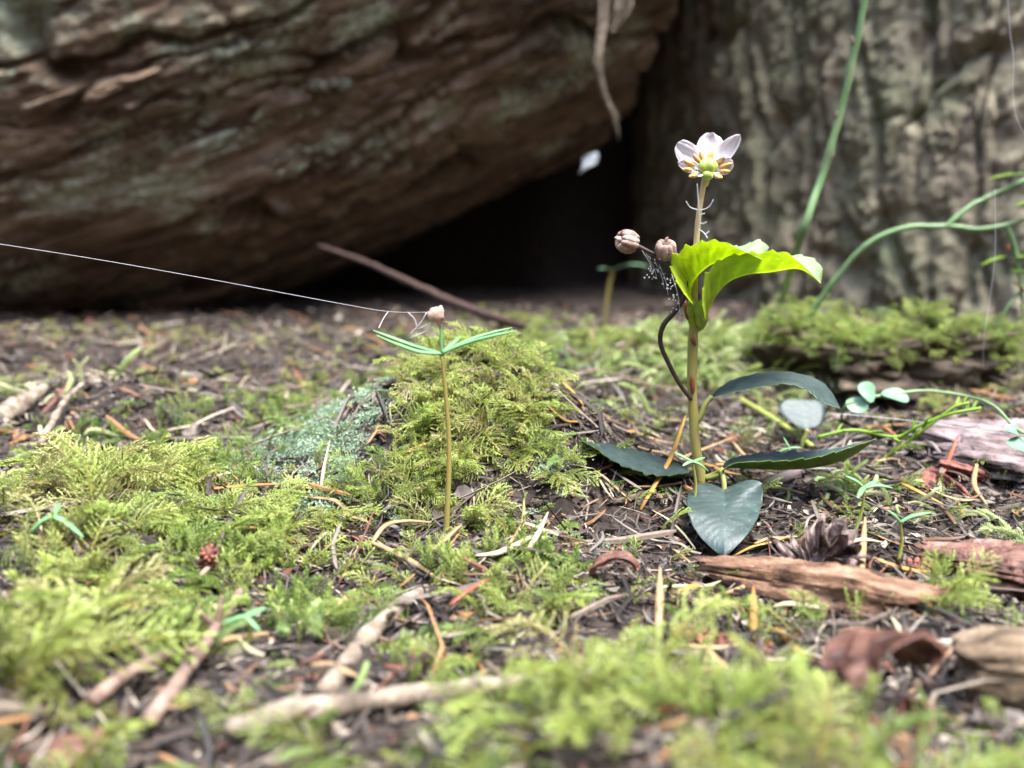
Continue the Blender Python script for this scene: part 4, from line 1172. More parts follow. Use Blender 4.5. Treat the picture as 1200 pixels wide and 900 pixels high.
# small round-leaved sprig by the arching leaf
b = G(940, 530); yb = b[1]
o = thing('leaf_sprig', b, 'single rounded slate-green leaf on a short stalk under the arching leaf', 'plant')
YP_, YP = YP, yb
part('petiole', tube([b - np.array([0, 0, .2]), Q(940, 520, yb), Q(944, 510, yb), Q(946, 503, yb)], 0.05, 8, 16), 'stem_green', o)
vf, mi = leaf(flip(L3([one(946, 504), ((930, 497), (948, 499), (966, 498)), ((920, 485), (949, 489), (977, 483)), ((927, 478), (951, 481), (972, 478)), one(952, 476)], (0.0, 0.05, 0.1))), n=24, w=11)
vv = vf[0].copy(); nn_ = len(vv)
vv[:, 1] += (vv[:, 2] - vv[:, 2].min()) * 1.3
part('leaf', (vv, vf[1]), ['leaf_top', 'leaf_under'], o, midx=mi, attrs={'col': leaf.col})
YP = YP_

# ---------------------------------------------------------------- shrub stems and vines on the right
b = G(905, 392)
SH = thing('shrub_stem', b, 'tall thin green shrub stem leaning before the standing trunk', 'plant')
part('stem', tube([b - np.array([0, 0, 0.5]), b, Q(935, 290, 26), Q(965, 200, 25.5), Q(990, 110, 25.3), Q(1013, 0, 25), Q(1030, -120, 25), Q(1060, -330, 25)], [0.14, 0.13, 0.12, 0.11, 0.105, 0.095, 0.085, 0.07], 10, 110, nodes=13), 'shrub_stem', SH)
_c = spline(np.array([Q(935, 290, 26), Q(965, 200, 25.5), Q(990, 110, 25.3), Q(1013, 0, 25)]), 40)
for i, sg in ((2, -1), (15, 1), (22, -1), (33, -1)):
    part('bud', ellipsoid(_c[i] + np.array([sg * 0.11, -0.05, 0.05]), 0.045, 0.045, 0.14, 8, 6, rot=basis(_c[i + 1] - _c[i] + np.array([sg * 0.05, 0, 0]))), 'pale_wood', SH)
b = G(916, 424)
SB = thing('blueberry_shoot', b, 'green shrub shoot arching across the trunk and forking at its end', 'plant')
yb = b[1]
part('stem', tube([b - np.array([0, 0, 0.5]), b, Q(945, 375, yb - .5), Q(985, 320, yb - 1), Q(1020, 284, yb - 1.4), Q(1060, 267, yb - 1.6), Q(1110, 265, yb - 1.8), Q(1150, 268, yb - 2), Q(1200, 258, yb - 2), Q(1290, 235, yb - 2)],
                  [0.11, 0.105, 0.10, 0.09, 0.085, 0.08, 0.075, 0.07, 0.06, 0.04], 10, 110, nodes=14), 'shrub_stem', SB)
part('branch', tube([Q(1108, 266, yb - 1.8), Q(1135, 243, yb - 1.8), Q(1165, 228, yb - 1.8), Q(1200, 212, yb - 1.9), Q(1290, 175, yb - 2)], [0.075, 0.075, 0.07, 0.06, 0.04], 10, 50, nodes=14), 'shrub_stem', SB)
br = part('branch', tube([Q(1178, 262, yb - 2), Q(1188, 285, yb - 2), Q(1194, 315, yb - 2.1), Q(1197, 345, yb - 2.2), Q(1200, 380, yb - 2.2)], [0.08, 0.07, 0.06, 0.05, 0.03], 8, 30), 'shrub_stem', SB)
part('twig', tube([Q(1197, 340, yb - 2.2), Q(1184, 355, yb - 2.2), Q(1172, 375, yb - 2.2), Q(1166, 386, yb - 2.2)], [0.04, 0.04, 0.035, 0.02], 8, 20), 'shrub_stem', br)
part('twig', tube([Q(1173, 374, yb - 2.2), Q(1180, 390, yb - 2.2), Q(1188, 408, yb - 2.2)], [0.035, 0.035, 0.02], 8, 16), 'shrub_stem', br)
part('twig', tube([Q(1182, 390, yb - 2.2), Q(1205, 390, yb - 2.2)], [0.03, 0.02], 8, 8), 'shrub_stem', br)
for (a_, b_, wd, mt) in [((1205, 204), (1158, 210), 0.45, 'shrub_leaf'), ((1225, 236), (1188, 241), 0.4, 'shrub_leaf'), ((1180, 300), (1149, 311), 0.26, 'shrub_leaf'), ((1186, 330), (1210, 352), 0.45, 'brown_leaf'),
                         ((1190, 302), (1218, 300), 0.4, 'shrub_leaf'), ((1194, 320), (1184, 316), 0.28, 'shrub_leaf'), ((1185, 352), (1204, 366), 0.3, 'shrub_leaf'), ((1195, 318), (1222, 322), 0.4, 'shrub_leaf')]:
    part('leaf', blade(Q(*a_, yb - 2.1), Q(*b_, yb - 2.3), wd, 0.04), mt, br)
part('bud', ellipsoid(Q(1181, 291, yb - 2.15), 0.05, 0.05, 0.13, 8, 6), 'bud_scale', br)

def disc_leaf(c, rx, ry, nrm, n=20):
    B = basis(nrm)
    v, f = [], []
    for k, off in enumerate((0, -0.012)):
        v.append(np.asarray(c) + B[:, 2] * (off - 0.03))
        for r in (0.5, 1.0):
            for i in range(n):
                a = 2 * pi * i / n
                rr = r * (1 - 0.10 * (cos(a) > 0.97)) * (1 + 0.04 * sin(3 * a))
                v.append(np.asarray(c) + B[:, 0] * rx * rr * cos(a) + B[:, 1] * ry * rr * sin(a) + B[:, 2] * (off + 0.04 * r * r * sin(2 * a)))
    m = 2 * n + 1
    for k in (0, 1):
        o = k * m
        for i in range(n):
            j = (i + 1) % n
            t1 = (o, o + 1 + i, o + 1 + j); t2 = (o + 1 + i, o + 1 + n + i, o + 1 + n + j, o + 1 + j)
            f += [t1, t2] if k == 0 else [t1[::-1], t2[::-1]]
    return np.array(v), f

b = G(972, 478)
VN = thing('twinflower_vine', b, 'creeping vine with small round blue-green leaves before the mossy wood', 'plant')
yv = 20.5
b = G(985, 500)
part('stem', tube([b - np.array([0, 0, .2]), Q(990, 478, yv), Q(1008, 468, yv), Q(1040, 463, yv), Q(1085, 458, yv), Q(1130, 464, yv - .5), Q(1165, 476, yv - 2), Q(1195, 505, yv - 3), Q(1240, 520, yv - 3.4)], [0.045, 0.045, 0.042, 0.04, 0.038, 0.036, 0.034, 0.03, 0.02], 8, 90, nodes=15), 'shrub_stem', VN)
for (px, py, rx, ry, nr, dy) in [(1017, 459, 0.25, 0.27, (0.3, -0.8, 0.5), -0.1), (1005, 474, 0.27, 0.22, (-0.3, -0.75, 0.6), -0.15), (1050, 463, 0.34, 0.3, (0.1, -0.35, 0.93), -0.1),
                                 (1196, 522, 0.28, 0.25, (0.2, -0.45, 0.88), -3.2), (1188, 504, 0.2, 0.16, (0.3, -0.5, 0.8), -3.0)]:
    part('leaf', disc_leaf(Q(px, py, yv + dy), rx, ry, nr), 'round_leaf', VN)

# thin yellow-green grass-like stems
def sprig(pts, r, label, nleaf, seed, mat='shrub_leaf'):
    P3 = [Q(*p) for p in pts]
    root = thing('green_sprig', P3[0], label, 'plant')
    part('stem', tube(P3, r, 7, 40), mat, root)
    c = spline(np.array(P3), 60)
    rr = random.Random(seed)
    for k in range(nleaf):
        i = rr.randint(6, 57)
        d = c[min(i + 1, 59)] - c[i - 1]; d /= np.linalg.norm(d)
        nn = np.array([rr.uniform(-1, 1), rr.uniform(-1, 1), rr.uniform(-.2, 1)])
        e = d * 0.7 + nn / np.linalg.norm(nn) * 0.7
        part('leaf', blade(c[i], c[i] + e * rr.uniform(0.2, 0.4), 0.07, 0.05, n=5), mat, root)
    return root
gy0 = G(1030, 545)[1]
sprig([(1020, 548, gy0), (1050, 528, gy0), (1085, 502, gy0 - .3), (1118, 477, gy0 - .4), (1135, 472, gy0 - .4)], 0.035, 'yellow-green leafy sprig slanting up towards the bark slab', 7, 1)
sprig([(958, 512, gy0), (1000, 504, gy0), (1050, 512, gy0), (1075, 500, gy0 - .2), (1110, 486, gy0 - .4), (1150, 478, gy0 - .5)], 0.04, 'bright green leafy sprig lying level across the dark gap', 12, 2)

# ---------------------------------------------------------------- spider silk and the feather
def silk(pts, r, label):
    P3 = [Q(*p) for p in pts]
    v, f = tube(P3, r, 5, 40)
    o = link_mesh('spider_thread', v, f, 'silk', org=P3[0])
    return tag(o, label, 'spider silk')
silk([(-60, 277, 15.2), (0, 286, 15.5), (120, 305, 16), (250, 328, 16.2), (400, 356, 16), (455, 365, 15.6), (512, 366, yh)], 0.0042, 'long white spider thread stretched from the log to the tip of the conifer seedling')
vf = join(tube([Q(455, 365, 15.6), Q(450, 372, 15.5), Q(444, 384, yh)], 0.007, 4, 6), tube([Q(478, 366, yh), Q(486, 374, yh), Q(489, 386, yh)], 0.007, 4, 6), tube([Q(500, 366, yh), Q(493, 378, yh), Q(478, 394, yh)], 0.007, 4, 6), tube([Q(512, 372, yh), Q(502, 386, yh), Q(480, 396, yh)], 0.007, 4, 8), tube([Q(489, 386, yh), Q(505, 378, yh)], 0.006, 4, 4))
tag(link_mesh('spider_web', vf[0], vf[1], 'silk', org=Q(490, 380, yh)), 'little torn spider web between seedling needles and the thread', 'spider silk')
silk([(1180, -20, 22), (1184, 40, 22), (1188, 70, 22), (1187, 110, 22), (1192, 140, 22), (1205, 165, 22)], 0.007, 'thin white spider thread hanging down before the right edge of the trunk')
silk([(985, 485, 19), (1040, 490, 19), (1090, 496, 19), (1150, 505, 19), (1210, 512, 19)], 0.007, 'fine spider thread running level from the arching leaf to the bark slab')
silk([(1166, 222, 21), (1166, 300, 21), (1160, 350, 21), (1153, 400, 21), (1152, 430, 21.5)], 0.006, 'fine spider thread hanging from the forked shrub shoot')
# dew-beaded web below the seed capsules
rw = random.Random(3)
bits = []
for k in range(70):
    t = rw.random(); u_ = rw.random()
    px = 757 + 42 * t + rw.gauss(0, 2); py = 300 + 60 * t * t + 30 * u_ * (1 - t * 0.4)
    bits.append(ellipsoid(q(px, py, -0.5 + rw.gauss(0, 0.05)), *[rw.uniform(0.010, 0.022)] * 3, 5, 4))
for k in (0, 1, 3, 4, 7):
    a_ = (752 + 5 * k, 293 + 4 * k); b_ = (765 + 4.5 * k, 318 + 7 * k)
    bits.append(tube([q(*a_, -0.55), q((a_[0] + b_[0]) / 2 + 3, (a_[1] + b_[1]) / 2 + 3, -0.5), q(*b_, -0.48)], 0.005, 4, 6))
vf = join(*bits)
tag(link_mesh('spider_web', vf[0], vf[1], 'silk', org=q(775, 320, -0.5)), 'dew-beaded scrap of web hanging below the dry seed capsules', 'spider silk')
fo = Q(690, 193, 42)
V, f = [], []
root = thing('feather', fo, 'tiny pale downy feather hanging in the dark gap beside the trunk', 'feather')
part('shaft', tube([fo + np.array([-0.45, 0, -0.4]), fo, fo + np.array([0.3, 0, 0.36])], [0.02, 0.02, 0.008], 6, 20), 'feather', root)
bits = []
rb = random.Random(9)
for k in range(70):
    t = k / 70
    p = fo + np.array([-0.35 + 0.62 * t, rb.gauss(0, 0.05), -0.30 + 0.62 * t])
    sg = 1 if k % 2 else -1
    ln = rb.uniform(0.5, 1.25) * sin(pi * t * 0.85 + 0.35)
    bits.append(tube([p, p + np.array([0.08 - sg * 0.12 * ln, rb.gauss(0, 0.06), 0.12 + sg * 0.10 * ln]), p + np.array([0.16 - sg * 0.24 * ln, rb.gauss(0, 0.12), 0.26 + sg * 0.14 * ln])], [0.02, 0.018, 0.006], 4, 5))
part('vane', join(*bits), 'feather', root)

# ---------------------------------------------------------------- wood, bark and cone pieces on the floor
def splinter(c, size, seed, rot, tilt, roll, jag=0.35, fib=1.0, n=70, m=64):
    """a split piece of wood or bark: fibres run along its length, its ends are torn"""
    th = np.linspace(0, 2 * pi, m, endpoint=False); t = np.linspace(-1, 1, n)
    T, H = np.meshgrid(t, th, indexing='ij')
    ct, st = np.cos(H), np.sin(H)
    p = 0.55
    cy = np.sign(ct) * np.abs(ct) ** p; cz = np.sign(st) * np.abs(st) ** p
    A = T * size[0]
    k = 1 + 0.22 * fbm(ct * 1.1 + seed, st * 1.1 + A * 0.35, seed * 0.3, 3) + fib * (0.10 * fbm(ct * 5 + seed, st * 5, A * 0.5, 3) + 0.06 * fbm(ct * 12 + seed, st * 12, A * 1.2, 2) + 0.035 * fbm(ct * 6 + seed, st * 6, A * 7, 3))
    k = k * (1 - 0.35 * np.clip(np.abs(T) - 0.55, 0, 1) / 0.45)
    y, z = cy * size[1] * k, cz * size[2] * k
    x = A + jag * size[0] * T * np.abs(T) ** 3 * (fbm(y * 2.2 + seed, z * 2.2, np.sign(T) * 3.0, 4))
    g = np.stack([x, y, z], -1)
    capf = []
    P_ = g.copy()
    ends = []
    for e in (0, -1):
        for r in (0.75, 0.5, 0.25, 0.02):
            q_ = P_[e].copy(); cen_ = q_.mean(0)
            q_ = cen_ + (q_ - cen_) * r
            q_[:, 0] += (1 - r) * jag * size[0] * 0.5 * fbm(q_[:, 1] * 3 + seed, q_[:, 2] * 3, 5.0, 3)
            ends.append(q_)
    allp = np.concatenate([P_.reshape(-1, 3)] + ends)
    g = allp.copy()
    idx = np.arange(n * m).reshape(n, m); nx_ = np.roll(idx, -1, axis=1)
    f = [np.stack([idx[:-1], nx_[:-1], nx_[1:], idx[1:]], -1).reshape(-1, 4)[:, ::-1]]
    for e in range(2):
        prev = idx[0] if e == 0 else idx[-1]
        for r in range(4):
            cur = n * m + (e * 4 + r) * m + np.arange(m)
            qd = np.stack([prev, np.roll(prev, -1), np.roll(cur, -1), cur], -1)
            f.append(qd if e == 0 else qd[:, ::-1]); prev = cur
    p3 = allp
    ca, sa = cos(roll), sin(roll)
    p3 = np.stack([p3[:, 0], p3[:, 1] * ca - p3[:, 2] * sa, p3[:, 1] * sa + p3[:, 2] * ca], -1)
    ca, sa = cos(tilt), sin(tilt)
    p3 = np.stack([p3[:, 0] * ca - p3[:, 2] * sa, p3[:, 1], p3[:, 0] * sa + p3[:, 2] * ca], -1)
    ca, sa = cos(rot), sin(rot)
    p3 = np.stack([p3[:, 0] * ca - p3[:, 1] * sa, p3[:, 0] * sa + p3[:, 1] * ca, p3[:, 2]], -1)
    return (p3 + np.asarray(c), np.concatenate(f)), g

def chunk(name, px, py, size, seed, mat, label, cat, rot=0.0, tilt=0.0, roll=0.0, lift=0.0, y=None, jag=0.35, fib=1.0):
    c = (G(px, py) if y is None else Q(px, py, y)) + np.array([0, 0, lift])
    (vf, g) = splinter(c, size, seed, rot, tilt, roll, jag, fib)
    o = link_mesh(name, vf[0], vf[1], mat, org=c, attrs={'grain': g + seed})
    return tag(o, label, cat)

chunk('wood_piece', 945, 708, (1.45, 0.36, 0.32), 12, 'rot_wood', 'splintered piece of orange-brown rotten wood lying before the open cone', 'wood', rot=-0.62, tilt=0.10, lift=0.24, jag=0.6, fib=2.8)
chunk('wood_block', 1212, 815, (0.85, 0.42, 0.46), 23, 'old_wood', 'dull brown rounded block of wood beside the curled bark', 'wood', rot=-0.1, lift=0.3, fib=1.8)
chunk('bark_slab', 1210, 560, (2.5, 1.25, 0.46), 34, 'bark_slab', 'flat purplish grey slab of bark behind the red bark crumbs', 'bark', rot=-0.85, tilt=0.06, roll=0.30, lift=0.35, fib=3.2, jag=0.8)
chunk('bark_slab', 1205, 700, (1.3, 0.4, 0.30), 45, 'bark_red', 'dark red-brown flaky bark slab lying above the wood block', 'bark', rot=-0.75, tilt=0.1, roll=0.3, lift=0.35, fib=3.5, jag=0.8)
for k_, (px, py) in enumerate([(1100, 560), (1085, 572), (1118, 578), (1128, 560)]):
    chunk('bark_crumb', px, py, (0.34 + 0.05 * k_, 0.16, 0.09), 60 + k_, 'catkin', ['reddest torn crumb of bark before the purplish slab', 'small red crumb of bark lying beside the ochre needle', 'long red crumb of bark under the curled tan needle', 'flat red crumb of bark touching the purplish slab'][k_], 'bark', rot=k_ * 0.9, tilt=0.2, roll=0.3 * k_, lift=0.14, fib=3.0, jag=0.8)

def curled(name, c, rx, rz, length, axis, a0, a1, mat, label, seed, thick=0.07, cat='bark'):
    """a curled sheet of bark"""
    n, m = 30, 18
    B = basis(axis)
    A, S = np.meshgrid(np.linspace(a0, a1, n), np.linspace(-1, 1, m), indexing='ij')
    edge = 1 + 0.18 * fbm(A * 2 + seed, S * 0.6, seed, 3)
    Ls = length * S * edge * (0.55 + 0.45 * np.sin((A - a0) / (a1 - a0) * pi))
    w = 1 + 0.15 * fbm(A * 1.2 + seed, S * 1.2, 3.1, 3)
    def sheet(k):
        return np.asarray(c) + ((rx + k) * w * np.cos(A))[..., None] * B[:, 0] + ((rz + k) * w * np.sin(A))[..., None] * B[:, 1] + Ls[..., None] * B[:, 2]
    V = np.concatenate([sheet(0).reshape(-1, 3), sheet(-thick).reshape(-1, 3)])
    idx = np.arange(n * m).reshape(n, m)
    f = np.stack([idx[:-1, :-1], idx[:-1, 1:], idx[1:, 1:], idx[1:, :-1]], -1).reshape(-1, 4).tolist()
    f2 = [[i + n * m for i in q4[::-1]] for q4 in f]
    rim = list(idx[0]) + list(idx[1:, -1]) + list(idx[-1, -2::-1]) + list(idx[-2:0:-1, 0])
    f3 = [[rim[i], rim[(i + 1) % len(rim)], rim[(i + 1) % len(rim)] + n * m, rim[i] + n * m] for i in range(len(rim))]
    o = link_mesh(name, V, f + f2 + f3, mat, org=np.asarray(c))
    return tag(o, label, cat)
g0 = G(1035, 862)
curled('bark_curl', g0 + np.array([0.0, 0.1, 0.72]), 0.62, 0.46, 0.48, (0.42, -0.8, 0.38), -0.1, 3.1, 'bark_red', 'shiny red-brown curled bark scale in front of the wood pieces', 3)
curled('bark_curl', g0 + np.array([-0.14, -0.25, 0.52]), 0.46, 0.42, 0.34, (0.30, -0.85, 0.35), 2.9, 6.3, 'bark_red', 'brown hollow bark scale cupped below the shiny bark curl', 13)
g1 = G(95, 890)
curled('bark_curl', g1 + np.array([0.0, 0, 0.06]), 0.22, 0.2, 0.34, (0.9, 0.2, 0.1), 0.0, 3.3, 'bark_red', 'dull red-brown bark flake half buried beside the left moss hump', 23)
g2 = G(722, 690)
curled('bark_curl', g2 + np.array([0, 0, 0.18]), 0.42, 0.42, 0.14, (0.15, 0.95, 0.1), -0.3, 2.6, 'bark_red', 'thin brown strip of bark bent like a hook over bare soil', 33)

# open cone: scales round an axis
def open_cone(c, axis, L, Rm, label, seed, nsc=24):
    root = thing('fir_cone', c - np.array([0, 0, Rm * 0.6]), label, 'cone')
    B = basis(axis)
    part('core', tube([c - B[:, 2] * L / 2, c, c + B[:, 2] * L / 2], [0.12, 0.16, 0.06], 8, 10), 'cone', root)
    rr = random.Random(seed)
    for k in range(nsc):
        t = k / (nsc - 1)
        az = k * 2.4
        d = B[:, 0] * cos(az) + B[:, 1] * sin(az)
        p = c + B[:, 2] * L * (t - 0.5)
        e = d * (0.95 - 0.5 * t) + B[:, 2] * (0.1 + 0.8 * t); e /= np.linalg.norm(e)
        ln = Rm * (0.75 + 0.5 * sin(pi * (0.2 + 0.7 * t))) * rr.uniform(0.85, 1.1)
        part('scale', blade(p + d * 0.08, p + e * ln + np.array([rr.gauss(0, .05), rr.gauss(0, .05), rr.gauss(0, .05)]), 0.24 * rr.uniform(0.75, 1.2), rr.uniform(0.0, 0.18), up=B[:, 2], cup=-0.5, n=9, shape=1.35, thick=0.025), 'cone', root)
    return root
cc_ = G(955, 680) + np.array([0, 0, 0.28])
open_cone(cc_, (0.55, -0.25, 0.75), 0.75, 0.60, 'dark open conifer cone with spread scales beside the rotten wood', 4, 38)
cc2 = G(1095, 668) + np.array([0.05, 0, 0.1])

def catkin(c, axis, L, r, label, seed):
    B = basis(axis); rr = random.Random(seed)
    bits = [tube([c - B[:, 2] * L / 2, c + B[:, 2] * L / 2], [r * 0.6, r * 0.5], 8, 8)]
    for k in range(60):
        t = k / 59; az = k * 2.4
        d = B[:, 0] * cos(az) + B[:, 1] * sin(az)
        bits.append(ellipsoid(c + B[:, 2] * L * (t - 0.5) + d * r * 0.75, r * 0.3, r * 0.3, r * 0.38, 6, 5, rot=basis(d + B[:, 2] * .5)))
    vf = join(*bits)
    return tag(link_mesh('catkin', vf[0], vf[1], 'catkin', org=c), label, 'catkin')
catkin(G(845, 762) + np.array([0, 0, 0.12]), (0.9, -0.45, 0.0), 1.35, 0.14, 'knobbly dark red fallen catkin between green moss and needles', 1)
catkin(G(1090, 672) + np.array([0, 0, 0.12]), (0.95, 0.2, 0.0), 0.8, 0.16, 'knobbly orange-red fallen catkin beside the dark open cone', 2)
catkin(G(245, 680) + np.array([0, 0, 0.3]), (0.3, -0.4, 0.8), 0.55, 0.13, 'tiny brown catkin caught in the green moss', 3)

# sticks
def stick(pts, rad, mat, label, seed, name='fallen_stick', lift=0.12, rough=0.9, knots=0):
    P3 = [(G(p[0], p[1]) + np.array([0, 0, lift + (p[2] if len(p) > 2 else 0)])) for p in pts]
    root = thing(name, P3[0], label, 'stick')
    part('shaft', tube(P3, rad, 10, 50, rough=rough, seed=seed), mat, root)
    rr = random.Random(seed)
    c = spline(np.array(P3), 30)
    for k in range(knots):
        i = rr.randint(4, 26)
        d = np.array([rr.uniform(-1, 1), rr.uniform(-1, 1), rr.uniform(0.2, 1)]); d /= np.linalg.norm(d)
        r0 = rad[0] if not np.isscalar(rad) else rad
        part('side_twig', tube([c[i], c[i] + d * r0 * 2.5, c[i] + d * r0 * 4.5], [r0 * 0.5, r0 * 0.4, r0 * 0.2], 7, 8), mat, root)
    return root
stick([(176, 872), (215, 815), (250, 765), (283, 712)], [0.10, 0.09, 0.08, 0.06], 'twig', 'long knobbly brown twig lying through moss below the teal seedling', 3, lift=0.25, knots=4)
stick([(270, 882), (350, 862), (430, 850), (520, 838), (600, 825), (665, 812)], [0.10, 0.13, 0.12, 0.12, 0.11, 0.08], 'pale_wood', 'pale peeled stick lying level in the blurred foreground moss', 5, lift=0.3, knots=2)
stick([(110, 850), (160, 812), (205, 790), (160, 760)][:3], [0.09, 0.08, 0.05], 'twig', 'short grey-brown twig beside the knobbly twig', 7, lift=0.3, knots=2)
stick([(380, 830), (430, 760), (470, 720), (500, 700)], [0.12, 0.13, 0.11, 0.08], 'pale_wood', 'crumbly pale stick half sunk in moss below the bent tan needle', 9, lift=0.15, knots=1)
b0 = [Q(374, 288, 41), Q(430, 308, 38), Q(480, 331, 36), Q(540, 358, 34), Q(590, 376, 32.5), G(628, 384) + np.array([0, 0, -0.1])]
root = thing('fallen_branch', b0[0], 'straight brown branch sloping down out of the dark hollow', 'stick')
part('shaft', tube(b0, [0.10, 0.13, 0.15, 0.17, 0.18, 0.16], 12, 60, rough=1.5, seed=2), 'dark_twig', root)
stick([(868, 478), (895, 495), (925, 515), (950, 534)], [0.09, 0.09, 0.08, 0.07], 'stem_green', 'bare olive green stalk slanting down behind the arching leaf', 11, name='fallen_stalk', lift=0.25, rough=0)
stick([(893, 578), (920, 567), (945, 556), (975, 548)], [0.10, 0.12, 0.10, 0.05], 'bark_slab', 'smooth pinkish brown stick under the long level leaf', 12, lift=0.15, rough=0)
stick([(590, 800), (605, 790), (640, 805)], [0.06, 0.07, 0.05], 'dry_stalk', 'short black stick in the blurred foreground moss', 14, lift=0.25)
stick([(470, 820), (490, 800), (508, 785)], [0.05, 0.06, 0.05], 'dry_stalk', 'short charred stick standing slanted by the pale peeled stick', 15, lift=0.3)
stick([(1000, 400), (1080, 405), (1140, 412), (1210, 395)][1:], [0.12, 0.12, 0.1], 'twig', 'thin brown branch lying at the foot of the trunk', 16, lift=0.3)
stick([(640, 475), (665, 455), (700, 445), (760, 462), (820, 470)], [0.05, 0.06, 0.05, 0.035, 0.03], 'twig', 'thin bent grey twig on the moss behind the slate leaf', 17, lift=0.3)
stick([(50, 545), (80, 490), (100, 470)], [0.09, 0.08, 0.05], 'pale_wood', 'pale lichen-covered twig standing slanted in the left litter', 18, lift=0.5)
stick([(58, 540), (85, 552), (120, 566)], [0.07, 0.08, 0.05], 'pale_wood', 'short pale twig lying on dark litter before the slanted twig', 19, lift=0.2)
stick([(0, 500), (30, 480), (55, 462)], [0.28, 0.24, 0.1], 'pale_wood', 'flaking pale wood splinter at the foot of the left slope', 20, lift=0.2)
stick([(235, 700), (250, 680), (258, 660)], [0.04, 0.05, 0.03], 'twig', 'thin dark twig poking from moss beside the brown catkin', 21, lift=0.3)

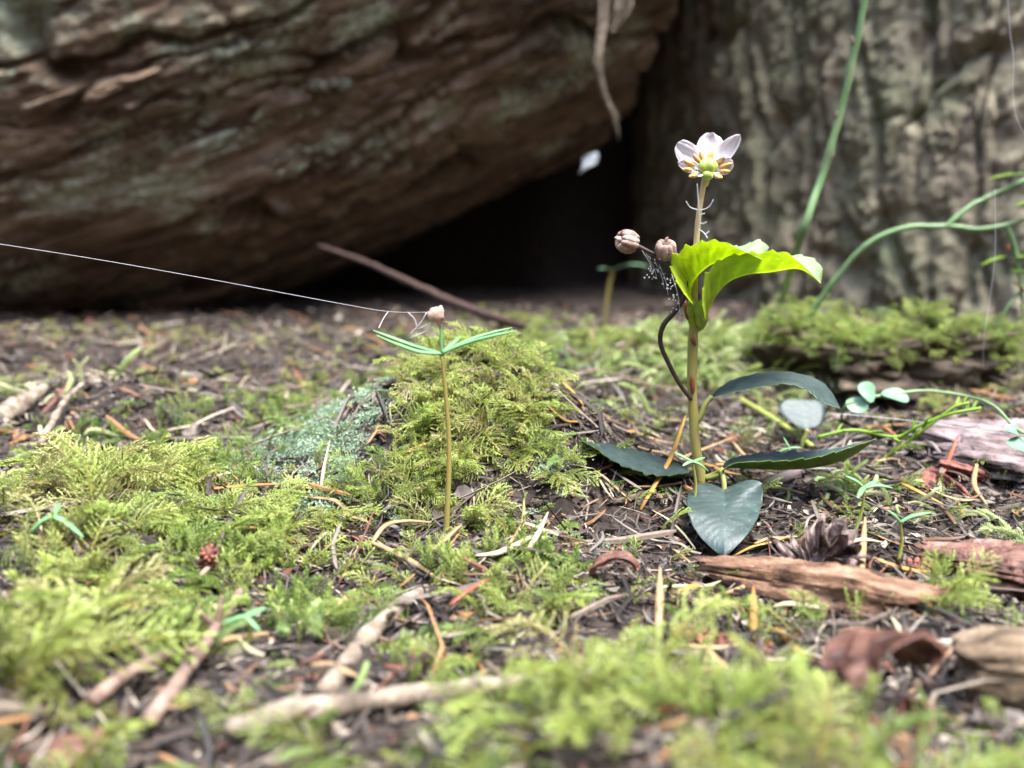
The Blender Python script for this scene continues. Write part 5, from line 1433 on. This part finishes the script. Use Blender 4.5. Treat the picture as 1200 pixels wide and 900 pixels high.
# ---------------------------------------------------------------- single needles one can pick out
NC = {'ochre': (0.46, 0.25, 0.06), 'tan': (0.36, 0.24, 0.12), 'pale': (0.46, 0.40, 0.26), 'orange': (0.42, 0.18, 0.05), 'red': (0.33, 0.10, 0.05), 'grey': (0.20, 0.175, 0.15), 'brown': (0.13, 0.075, 0.045)}
def needle_obj(P3, w, colname, label, group=None):
    c = np.array(NC[colname])
    v, f = tube(P3, [w * 0.35] + [w * 0.5] * (len(P3) - 2) + [w * 0.15] if len(P3) > 2 else [w * 0.5, w * 0.2], 7, 14, flat=0.5)
    o = link_mesh('conifer_needle', v, f, 'needle', org=P3[0], attrs={'col': np.tile(c, (len(v), 1))})
    return tag(o, label, 'needle', group)
SPEC = [
    ([(750, 598, 0.0), (766, 584, 0.25), (785, 566, 0.55), (801, 541, 1.1)], 0.14, 'ochre', 'thick ochre needle propped up between soil and the slate leaf tip'),
    ([(436, 650, 0.2), (452, 638, 0.35), (475, 632, 0.35), (506, 631, 0.3)], 0.11, 'tan', 'bent tan needle lying on moss in front of the conifer seedling'),
    ([(434, 648, 0.2), (455, 660, 0.25), (485, 673, 0.2), (516, 687, 0.1)], 0.10, 'tan', 'straight tan needle meeting the bent needle in a point'),
    ([(528, 732, 0.3), (548, 718, 0.35), (575, 700, 0.3)], 0.11, 'red', 'orange-red needle lying on foreground moss'),
    ([(376, 586, 0.1), (380, 570, 0.3), (388, 550, 0.6)], 0.13, 'pale', 'cream white needle standing up beside the lichen crust'),
    ([(252, 588, 0.25), (290, 587, 0.3), (332, 585, 0.3)], 0.09, 'orange', 'long level orange needle on the moss behind the left hump'),
    ([(597, 650, 0.2), (612, 636, 0.35), (614, 615, 0.5)], 0.09, 'tan', 'curved tan needle standing in moss right of the seedling'),
    ([(618, 660, 0.2), (630, 645, 0.3), (642, 628, 0.45)], 0.11, 'pale', 'pale straw needle beside the curved tan needle'),
    ([(882, 757, 0.1), (882, 735, 0.25), (881, 716, 0.4)], 0.12, 'orange', 'short upright orange needle by the end of the rotten wood'),
    ([(770, 755, 0.1), (772, 730, 0.3), (772, 700, 0.5)], 0.14, 'tan', 'broad tan needle standing near the hooked bark strip'),
    ([(1008, 690, 0.3), (1009, 665, 0.4), (1011, 638, 0.5)], 0.12, 'tan', 'flat tan needle crossing a pale needle on the open cone'),
    ([(985, 664, 0.4), (1008, 662, 0.45), (1032, 662, 0.4)], 0.09, 'pale', 'pale needle lying crosswise on the open cone'),
    ([(1012, 520, 0.4), (1030, 522, 0.5), (1050, 530, 0.4)], 0.10, 'orange', 'orange-brown needle at the tip of the long level leaf'),
    ([(1142, 565, 0.4), (1140, 585, 0.3), (1155, 603, 0.2)], 0.11, 'tan', 'curled tan needle hooked over the litter before the bark slab'),
    ([(1050, 575, 0.2), (1070, 588, 0.25), (1105, 603, 0.2)], 0.11, 'ochre', 'long ochre needle on the pale moss behind the small seedlings'),
    ([(1105, 563, 0.2), (1112, 548, 0.3), (1120, 535, 0.5)], 0.11, 'red', 'red-brown needle sticking up before the bark slab'),
    ([(655, 640, 0.2), (690, 655, 0.3), (730, 650, 0.2)][:2], 0.08, 'brown', 'short brown needle at the edge of the bare soil'),
    ([(800, 545, 0.2), (825, 540, 0.3), (860, 530, 0.4)], 0.08, 'tan', 'thin tan needle behind the flowering plant stem'),
    ([(705, 447, 0.3), (725, 470, 0.3), (735, 490, 0.2)], 0.12, 'grey', 'grey needle lying on dark soil behind the slate leaf'),
]
for pts, w, cn, lb in SPEC:
    needle_obj([G(p[0], p[1]) + np.array([0, 0, p[2]]) for p in pts], w, cn, lb)
rn = random.Random(21)
KIND = [('ochre', 'ochre fallen needle lying loose on the litter', 'ochre needles on the forest floor', 18), ('tan', 'tan fallen needle lying loose on the litter', 'tan needles on the forest floor', 44),
        ('grey', 'grey fallen needle lying loose on the litter', 'grey needles on the forest floor', 55), ('brown', 'dark brown fallen needle lying loose on the litter', 'brown needles on the forest floor', 50), ('pale', 'straw-pale fallen needle lying loose on the litter', 'straw-pale needles on the forest floor', 26)]
MARKS = [('beside the flowering plant', G(822, 574)), ('beside the conifer seedling', G(523, 627)), ('round the open cone', G(955, 680)), ('before the bark slab', G(1130, 580)), ('behind the moss mound', G(470, 420)),
         ('on the left litter slope', G(120, 480)), ('in the left moss', G(150, 660)), ('near the pale peeled stick', G(430, 850)), ('on the bare soil hollow', G(700, 640)), ('near the mossy wood', G(1000, 470)), ('between catkin and bark curl', G(900, 800)), ('behind the slate leaf', G(720, 470)), ('beside the left twigs', G(260, 800))]
for cn, lb, gp, cnt in KIND:
    for k in range(cnt):
        while True:
            y = rn.uniform(9.5, 27); x = rn.uniform(-0.58, 0.58) * y
            if x > 0.08 * y or rn.random() < 0.45: break
        a = rn.uniform(0, 2 * pi); L = rn.uniform(0.5, 1.3); bd = rn.gauss(0, 0.1) * L
        P3 = []
        for t in (-0.5, -0.15, 0.2, 0.5):
            xx = x + cos(a) * L * t - sin(a) * bd * (1 - 4 * t * t); yy = y + sin(a) * L * t + cos(a) * bd * (1 - 4 * t * t)
            P3.append((xx, yy, float(hf(xx, yy)) + 0.16 + rn.uniform(0, 0.06) + 0.12 * t * rn.uniform(-1, 1)))
        mp = P3[1]
        near = min(MARKS, key=lambda m_: math.hypot(mp[0] - m_[1][0], mp[1] - m_[1][1]))
        needle_obj(np.array(P3), rn.uniform(0.06, 0.11), cn, lb.replace('on the litter', near[0]), gp + ' ' + near[0])
